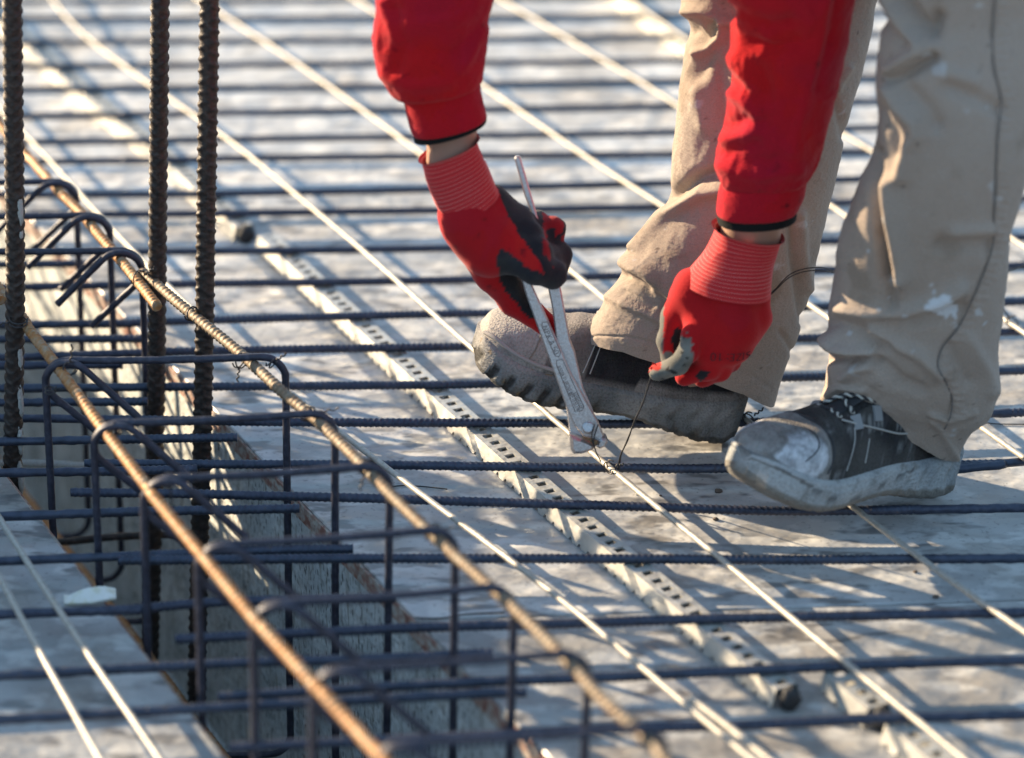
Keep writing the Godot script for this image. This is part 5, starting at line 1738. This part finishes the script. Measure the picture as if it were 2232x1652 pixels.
func gloves(man: Node3D, at: Vector3, mat: StandardMaterial3D) -> void:
	var hz := HAND_Z
	var knit := StandardMaterial3D.new()
	knit.albedo_texture = knit_texture()
	knit.roughness = 0.85
	knit.rim_enabled = true
	knit.rim = 0.25
	knit.rim_tint = 0.6
	var red_a := Color(0.50, 0.012, 0.013)
	var red_b := Color(0.40, 0.010, 0.016)
	var black := Color(0.020, 0.020, 0.024)
	# --- right hand, closed round the pincers
	var g1 := Node3D.new()
	g1.name = "glove"
	man.add_child(g1, true)
	g1.position = -at
	g1.set_meta("label", "red glove with black coated palm gripping the pincers")
	var B := []
	var b := func(a: Array, c: Array, ra: float, rb: float) -> void:
		B.append([zp(a[0], a[1], hz + a[2]), zp(c[0], c[1], hz + c[2]), ra, rb])
	b.call([1020, 458, 0.0], [1034, 490, 0.0], 0.0285, 0.0310)
	b.call([1030, 480, 0.0], [1068, 540, 0.008], 0.0325, 0.029)
	b.call([1068, 452, -0.010], [1110, 505, -0.006], 0.0225, 0.024)
	b.call([1080, 525, 0.010], [1118, 552, 0.014], 0.027, 0.020)
	# thumb
	b.call([1048, 525, -0.008], [1078, 590, -0.018], 0.027, 0.0215)
	b.call([1078, 590, -0.018], [1122, 652, -0.026], 0.0205, 0.0165)
	b.call([1122, 652, -0.026], [1196, 712, -0.022], 0.0160, 0.0115)
	# index finger, round the rear handle
	b.call([1112, 548, 0.016], [1165, 584, 0.030], 0.0185, 0.0155)
	b.call([1165, 584, 0.030], [1204, 598, 0.018], 0.0150, 0.0135)
	b.call([1204, 598, 0.018], [1208, 588, -0.012], 0.0130, 0.0115)
	# middle
	b.call([1118, 515, 0.002], [1168, 548, 0.016], 0.0175, 0.0150)
	b.call([1168, 548, 0.016], [1190, 562, -0.010], 0.0135, 0.0125)
	b.call([1190, 560, -0.012], [1219, 556, -0.030], 0.0125, 0.0120)
	b.call([1219, 556, -0.030], [1218, 580, -0.034], 0.0120, 0.0105)
	# ring
	b.call([1108, 488, -0.008], [1150, 512, 0.000], 0.0165, 0.0145)
	b.call([1150, 512, 0.000], [1170, 520, -0.026], 0.0130, 0.0120)
	b.call([1170, 520, -0.028], [1206, 500, -0.040], 0.0120, 0.0118)
	b.call([1206, 500, -0.040], [1208, 512, -0.044], 0.0118, 0.0105)
	# little finger
	b.call([1096, 462, -0.016], [1130, 478, -0.012], 0.0145, 0.0125)
	b.call([1130, 478, -0.012], [1156, 486, -0.034], 0.0115, 0.0105)
	b.call([1156, 486, -0.036], [1172, 478, -0.050], 0.0105, 0.0095)
	var r := nets(B, 0.0026, 0.0062)
	var coat := poly([[1052, 350], [1066, 378], [1093, 431], [1107, 470], [1123, 492], [1138, 520], [1158, 544], [1174, 568], [1186, 596], [1148, 583], [1111, 549], [1093, 541], [1081, 560], [1091, 613], [1105, 639], [1150, 692], [1176, 690], [1182, 660], [1200, 640], [1270, 640], [1270, 470], [1150, 400], [1080, 340]])
	var col := func(p: Vector3) -> Color:
		var u := survey(p) + Vector2(nz(p, 1300.0), nz(p + Vector3(2, 2, 2), 1300.0)) * 4.0
		var c := red_a.lerp(red_b, clampf(0.5 + nz(p, 200.0) * 1.4, 0, 1))
		if Geometry2D.is_point_in_polygon(u, coat):
			c = black.lerp(Color(0.040, 0.038, 0.040), clampf(0.4 + nz(p, 600.0) * 1.4, 0, 1))
			if u.x > 1184 and u.y < 600 and nz(p + Vector3(0, 4, 0), 420.0) > 0.22:
				c = Color(0.30, 0.014, 0.018)
		else:
			c = c.lerp(Color(0.07, 0.01, 0.012), clampf((nz(p + Vector3(1, 0, 6), 800.0) - 0.45) * 4.0, 0.0, 0.7))
		return c
	part("hand", arrays_mesh(crease(r[0], r[1]), r[1], r[2], paint(r[0], col)), mat, g1)
	knit_cuff([[918, 346, 1040, 302, hz, 0.86], [923, 354, 1038, 312, hz, 0.84], [930, 390, 1049, 340, hz, 0.84], [946, 430, 1064, 376, hz, 0.85], [962, 462, 1076, 404, hz, 0.88], [976, 486, 1086, 424, hz, 0.90]], knit, g1)
	# --- left hand, pinching the wire
	var g2 := Node3D.new()
	g2.name = "glove"
	man.add_child(g2, true)
	g2.position = -at
	g2.set_meta("label", "red glove stamped SIZE: 10 pinching the wire")
	B.clear()
	b.call([1600, 618, 0.0], [1594, 632, 0.002], 0.0300, 0.0325)
	b.call([1640, 625, 0.0], [1640, 690, 0.004], 0.0175, 0.0185)
	b.call([1585, 645, 0.002], [1598, 710, 0.012], 0.0315, 0.0285)
	b.call([1520, 640, 0.0], [1540, 700, 0.010], 0.0240, 0.0235)
	b.call([1598, 710, 0.012], [1590, 755, 0.016], 0.0270, 0.0200)
	b.call([1640, 690, 0.004], [1612, 745, 0.010], 0.0180, 0.0160)
	b.call([1545, 700, 0.012], [1548, 760, 0.018], 0.0235, 0.0185)
	# thumb down the left, its tip against the index finger
	b.call([1512, 630, -0.002], [1474, 690, -0.004], 0.0215, 0.0155)
	b.call([1474, 690, -0.004], [1454, 742, 0.002], 0.0140, 0.0100)
	b.call([1454, 742, 0.002], [1458, 780, 0.008], 0.0098, 0.0082)
	# index: knuckle, down, then hooked to the left
	b.call([1540, 700, 0.016], [1512, 730, 0.028], 0.0190, 0.0115)
	b.call([1512, 730, 0.028], [1500, 768, 0.034], 0.0105, 0.0098)
	b.call([1500, 768, 0.034], [1478, 795, 0.032], 0.0098, 0.0095)
	b.call([1478, 795, 0.032], [1432, 812, 0.022], 0.0095, 0.0085)
	# middle, ring and little finger folded under
	b.call([1562, 752, 0.018], [1545, 800, 0.018], 0.0170, 0.0125)
	b.call([1545, 800, 0.018], [1492, 822, 0.010], 0.0115, 0.0095)
	b.call([1588, 758, 0.012], [1568, 806, 0.008], 0.0150, 0.0115)
	b.call([1568, 806, 0.008], [1532, 824, -0.006], 0.0108, 0.0095)
	b.call([1612, 746, 0.004], [1592, 786, -0.004], 0.0130, 0.0105)
	b.call([1592, 786, -0.004], [1565, 800, -0.020], 0.0100, 0.0090)
	# palm behind the opening
	b.call([1494, 715, -0.018], [1484, 772, -0.014], 0.0150, 0.0120)
	r = nets(B, 0.0026, 0.0055)
	var hole := poly([[1494, 704], [1478, 707], [1468, 722], [1460, 748], [1455, 765], [1452, 790], [1470, 800], [1486, 768], [1500, 748], [1504, 728]])
	var hole2 := poly([[1513, 820], [1526, 806], [1548, 808], [1545, 820], [1526, 832]])
	var col2 := func(p: Vector3) -> Color:
		var u := survey(p) + Vector2(nz(p, 1300.0), nz(p + Vector3(2, 2, 2), 1300.0)) * 3.0
		var c := red_a.lerp(red_b, clampf(0.5 + nz(p, 200.0) * 1.4, 0, 1))
		c = c.lerp(Color(0.10, 0.012, 0.014), clampf((nz(p + Vector3(1, 0, 6), 420.0) - 0.34) * 3.0, 0.0, 0.6))
		var to_index := 1e9
		for k in range(10, 14):
			to_index = minf(to_index, p.distance_to(Geometry3D.get_closest_point_to_segment(p, B[k][0], B[k][1])))
		if to_index < 0.0122 and u.x < 1509 and u.y > 722:
			c = Color(0.135, 0.13, 0.115).lerp(Color(0.23, 0.22, 0.19), clampf(0.45 + nz(p, 900.0) * 1.6, 0, 1))
			if nz(p + Vector3(8, 0, 0), 1500.0) > 0.36:
				c = Color(0.03, 0.03, 0.03)
			if u.x < 1440 and u.y < 806:
				c = Color(0.50, 0.03, 0.02)
		elif u.x < 1447 or (u.y > 768 and u.x < 1466 and u.y < 795):
			c = Color(0.16, 0.155, 0.14)
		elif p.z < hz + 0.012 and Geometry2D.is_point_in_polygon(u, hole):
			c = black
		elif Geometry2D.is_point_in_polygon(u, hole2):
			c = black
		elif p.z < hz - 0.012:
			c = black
		return c
	part("hand", arrays_mesh(crease(r[0], r[1]), r[1], r[2], paint(r[0], col2)), mat, g2)
	# the stamp on the back of the hand, upside down to the viewer, laid on the curve of the glove
	var tm := TextMesh.new()
	var font := SystemFont.new()
	font.font_names = PackedStringArray(["Droid Sans"])
	tm.font = font
	tm.text = "SIZE: 10"
	tm.font_size = 32
	tm.pixel_size = 0.001
	tm.depth = 0.0
	tm.curve_step = 4.0
	var ta := tm.get_mesh_arrays()
	var V: PackedVector3Array = ta[Mesh.ARRAY_VERTEX]
	var N := PackedVector3Array()
	var lo := V[0]
	var hi := V[0]
	for v in V:
		lo = lo.min(v)
		hi = hi.max(v)
	var x_dir := (zp(1544, 744, hz) - zp(1632, 748, hz))
	var W := x_dir.length()
	x_dir /= W
	var y_dir := Vector3(0, 0, 1).cross(x_dir)
	var o := zp(1632, 738, hz)
	for k in V.size():
		var q := o + x_dir * ((V[k].x - lo.x) / (hi.x - lo.x) * W) + y_dir * ((V[k].y - lo.y) / (hi.x - lo.x) * W - 0.0)
		# down onto the glove from the front
		var z := hz + 0.075
		for s in 60:
			var d := field(Vector3(q.x, q.y, z))
			if d < 0.0004:
				break
			z -= maxf(d * 0.7, 0.0003)
		V[k] = Vector3(q.x, q.y, z + 0.0019)
		N.append(Vector3(0, 0, 1))
	part("size_stamp", arrays_mesh(V, N, ta[Mesh.ARRAY_INDEX]), plain(Color(0.06, 0.008, 0.012), 0.9), g2)
	knit_cuff([[1556, 490, 1704, 516, hz, 0.86], [1562, 499, 1699, 526, hz, 0.85], [1550, 530, 1692, 548, hz, 0.85], [1530, 562, 1684, 575, hz, 0.86], [1508, 588, 1679, 610, hz, 0.88], [1494, 612, 1677, 640, hz, 0.90]], knit, g2)
	# frayed threads at the torn fingertip
	var fz := hz + 0.024
	for q in [[[1432, 806], [1424, 800], [1416, 803]], [[1434, 804], [1428, 794], [1422, 792]], [[1430, 808], [1420, 806], [1414, 812]]]:
		var pts := PackedVector3Array()
		for e in q:
			pts.append(zp(e[0], e[1], fz))
		part("thread", bar(smooth(pts, 0.002), 0.0007, 0, 0, 5), plain(Color(0.5, 0.03, 0.015), 0.9), g2)

# small wrinkles of worn glove fabric
func crease(P: PackedVector3Array, N: PackedVector3Array) -> PackedVector3Array:
	for k in P.size():
		var p := P[k]
		P[k] = p + N[k] * (0.0011 * nz(p, 700.0) + 0.0006 * nz(p + Vector3(3, 3, 3), 1700.0))
	return P

func knit_cuff(st: Array, knit: Material, parent: Node3D) -> void:
	var nu := 120
	var nv := 120
	var g := cloth(st, nu, nv, [], 0.0010)
	var P: PackedVector3Array = g[0]
	var UV := PackedVector2Array()
	for j in nv:
		var mid := Vector3.ZERO
		for i in nu:
			mid += P[j * nu + i] / nu
		var e := sin(j * TAU / 3.75)
		# rolled edge at the top, fine ribs below
		var roll := 0.0016 * smoothstep(8.0, 3.0, float(j))
		for i in nu:
			var d := (P[j * nu + i] - mid).normalized()
			P[j * nu + i] += d * (0.00022 * e + roll + 0.0010)
			UV.append(Vector2(2.0 * i / nu, j / (nv - 1.0)))
	part("knit_cuff", grid(P, nu, nv, true, PackedColorArray(), UV, false, -1.0), knit, parent)

# ---------------------------------------------------------------- the pincers
func tool_z(y: float) -> float:
	return HAND_Z - 0.030 + (y - 350.0) * 0.000105

func plate(pts: Array, back: float, thick: float, bevel: float) -> ArrayMesh:
	var P := PackedVector3Array()
	for p in pts:
		P.append(zp(p[0], p[1], tool_z(p[1]) - back))
	var n := Vector3(0, 1, 0).slerp(Vector3(0, 0, 1), 0.0)
	var d := zp(1200, 900, tool_z(900)) - zp(1200, 400, tool_z(400))
	n = Vector3(1, 0, 0).cross(-d).normalized()
	if n.z < 0:
		n = -n
	return slab(P, -n * thick, bevel)

func pincers() -> void:
	var steel_m := steel(71, [[0.0, Color(0.36, 0.335, 0.335)], [0.6, Color(0.50, 0.475, 0.475)], [1.0, Color(0.60, 0.58, 0.57)]], 0.05, 0.34, 0.85, 14.0, 1.5)
	var o := thing("pincers", "long steel tying pincers held upright, jaws biting the wire", "pincers", zp(1282, 932, tool_z(932)))
	var at := o.position
	var put := func(called: String, m: Mesh, mat: Material) -> MeshInstance3D:
		var p := part(called, m, mat, o)
		p.position = -at
		return p
	put.call("handle", plate([[1047, 349], [1058, 350], [1094, 440], [1129, 556], [1162, 627], [1187, 682], [1216, 746], [1243, 810], [1278, 875], [1304, 920], [1316, 950], [1312, 962], [1300, 966], [1290, 962], [1271, 951], [1254, 931], [1243, 908], [1232, 881], [1200, 791], [1170, 709], [1148, 648], [1122, 560], [1085, 445]], 0.0, 0.0095, 0.0013), steel_m)
	put.call("handle", plate([[1121, 346], [1124, 341], [1131, 340], [1135, 345], [1158, 425], [1188, 530], [1220, 615], [1243, 742], [1254, 770], [1271, 845], [1292, 895], [1304, 930], [1300, 950], [1285, 962], [1268, 972], [1250, 980], [1242, 970], [1239, 925], [1233, 885], [1226, 840], [1215, 760], [1204, 674], [1192, 615], [1176, 514], [1143, 425]], 0.0100, 0.0095, 0.0013), steel_m)
	put.call("jaw", plate([[1242, 948], [1250, 951], [1268, 957], [1286, 964], [1300, 973], [1290, 983], [1268, 990], [1250, 990], [1244, 980]], -0.0045, 0.026, 0.003), steel_m)
	put.call("jaw", plate([[1300, 974], [1303, 964], [1311, 956], [1320, 956], [1325, 964], [1319, 974], [1308, 979]], -0.0045, 0.026, 0.002), steel_m)
	put.call("painted_jaw_gap", plate([[1270, 953], [1290, 957], [1304, 961], [1300, 971], [1287, 964]], -0.0065, 0.004, 0.0005), plain(Color(0.16, 0.10, 0.05), 0.45, 0.6))  # raised plate; its dark brass colour holds the jaw gap's shade and reflection
	# rivet: a turned dome
	var nrm := (cam_at - at).normalized()
	var u := nrm.cross(Vector3.UP).normalized()
	var w := nrm.cross(u)
	var P := PackedVector3Array()
	var prof := [[0.0063, -0.001], [0.0063, 0.0012], [0.0058, 0.0022], [0.0044, 0.0028], [0.0036, 0.0029], [0.0034, 0.0026], [0.0016, 0.0027], [0.0001, 0.0027]]
	for e in prof:
		for i in 32:
			var a := TAU * i / 32
			P.append((u * cos(a) + w * sin(a)) * e[0] + nrm * e[1])
	part("rivet", grid(P, 32, prof.size(), true), steel_m, o)
	# sunk panels with raised lettering on the front handle
	var ink := plain(Color(0.17, 0.145, 0.14), 0.5, 0.6)
	for q in [[[1182, 703], [1193, 701], [1222, 768], [1219, 777], [1211, 777], [1181, 711]], [[1213, 786], [1226, 783], [1272, 886], [1270, 894], [1254, 898], [1213, 796]]]:
		var line := PackedVector3Array()
		for k in q.size() + 1:
			var e = q[k % q.size()]
			line.append(zp(e[0], e[1], tool_z(e[1])) + nrm * 0.0001 - at)
		part("panel_rim", bar(line, 0.0004, 0, 0, 6), ink, o)
	var font := SystemFont.new()
	font.font_names = PackedStringArray(["Droid Sans"])
	for s in [["NPK A.50", [1186, 710], [1213, 770], 0.0058], ["ANVA ELIRINEL", [1217, 797], [1245, 858], 0.0042], ["METEEIT%", [1243, 856], [1262, 893], 0.0046], ["ARMEFELER", [1251, 855], [1270, 890], 0.0046]]:
		var tm := TextMesh.new()
		tm.font = font
		tm.text = s[0]
		tm.font_size = 24
		tm.pixel_size = 0.001
		tm.depth = 0.0
		tm.curve_step = 6.0
		tm.horizontal_alignment = HORIZONTAL_ALIGNMENT_LEFT
		var a := zp(s[1][0], s[1][1], tool_z(s[1][1]))
		var b := zp(s[2][0], s[2][1], tool_z(s[2][1]))
		var x := (b - a).normalized()
		var z := (nrm - x * nrm.dot(x)).normalized()
		var y := z.cross(x)
		var bb := tm.get_aabb()
		var k := a.distance_to(b) / bb.size.x
		var m := part("lettering", tm, ink, o)
		m.transform = Transform3D(Basis(x * k, y * (s[3] / bb.size.y), z), a - at + z * 0.00025 - y * (bb.position.y * s[3] / bb.size.y + s[3] * 0.5))
	# the wire's ends in the jaws
	for k in 2:
		var pts := PackedVector3Array()
		for q in [[1296 + k * 8, 925], [1290 + k * 7, 945], [1291 + k * 3, 962], [1296, 975], [1301, 990], [1310, 1006]]:
			pts.append(zp(q[0], q[1], lerpf(tool_z(q[1]) + 0.007, tool_z(950), clampf((q[1] - 960.0) / 50.0, 0, 1))) - at)
		part("wire_end", bar(smooth(pts, 0.003), 0.0007, 0, 0, 6), M.wire, o)

func _ready() -> void:
	fn.seed = 7
	fn.frequency = 0.05
	setup_axes()
	light_and_camera()
	materials()
	formwork()
	crossbars()
	longbars()
	cage()
	column_bars()
	strips()
	worker()
	pincers()
	ties()
	wires()
	litter()
	added_shade_stack()
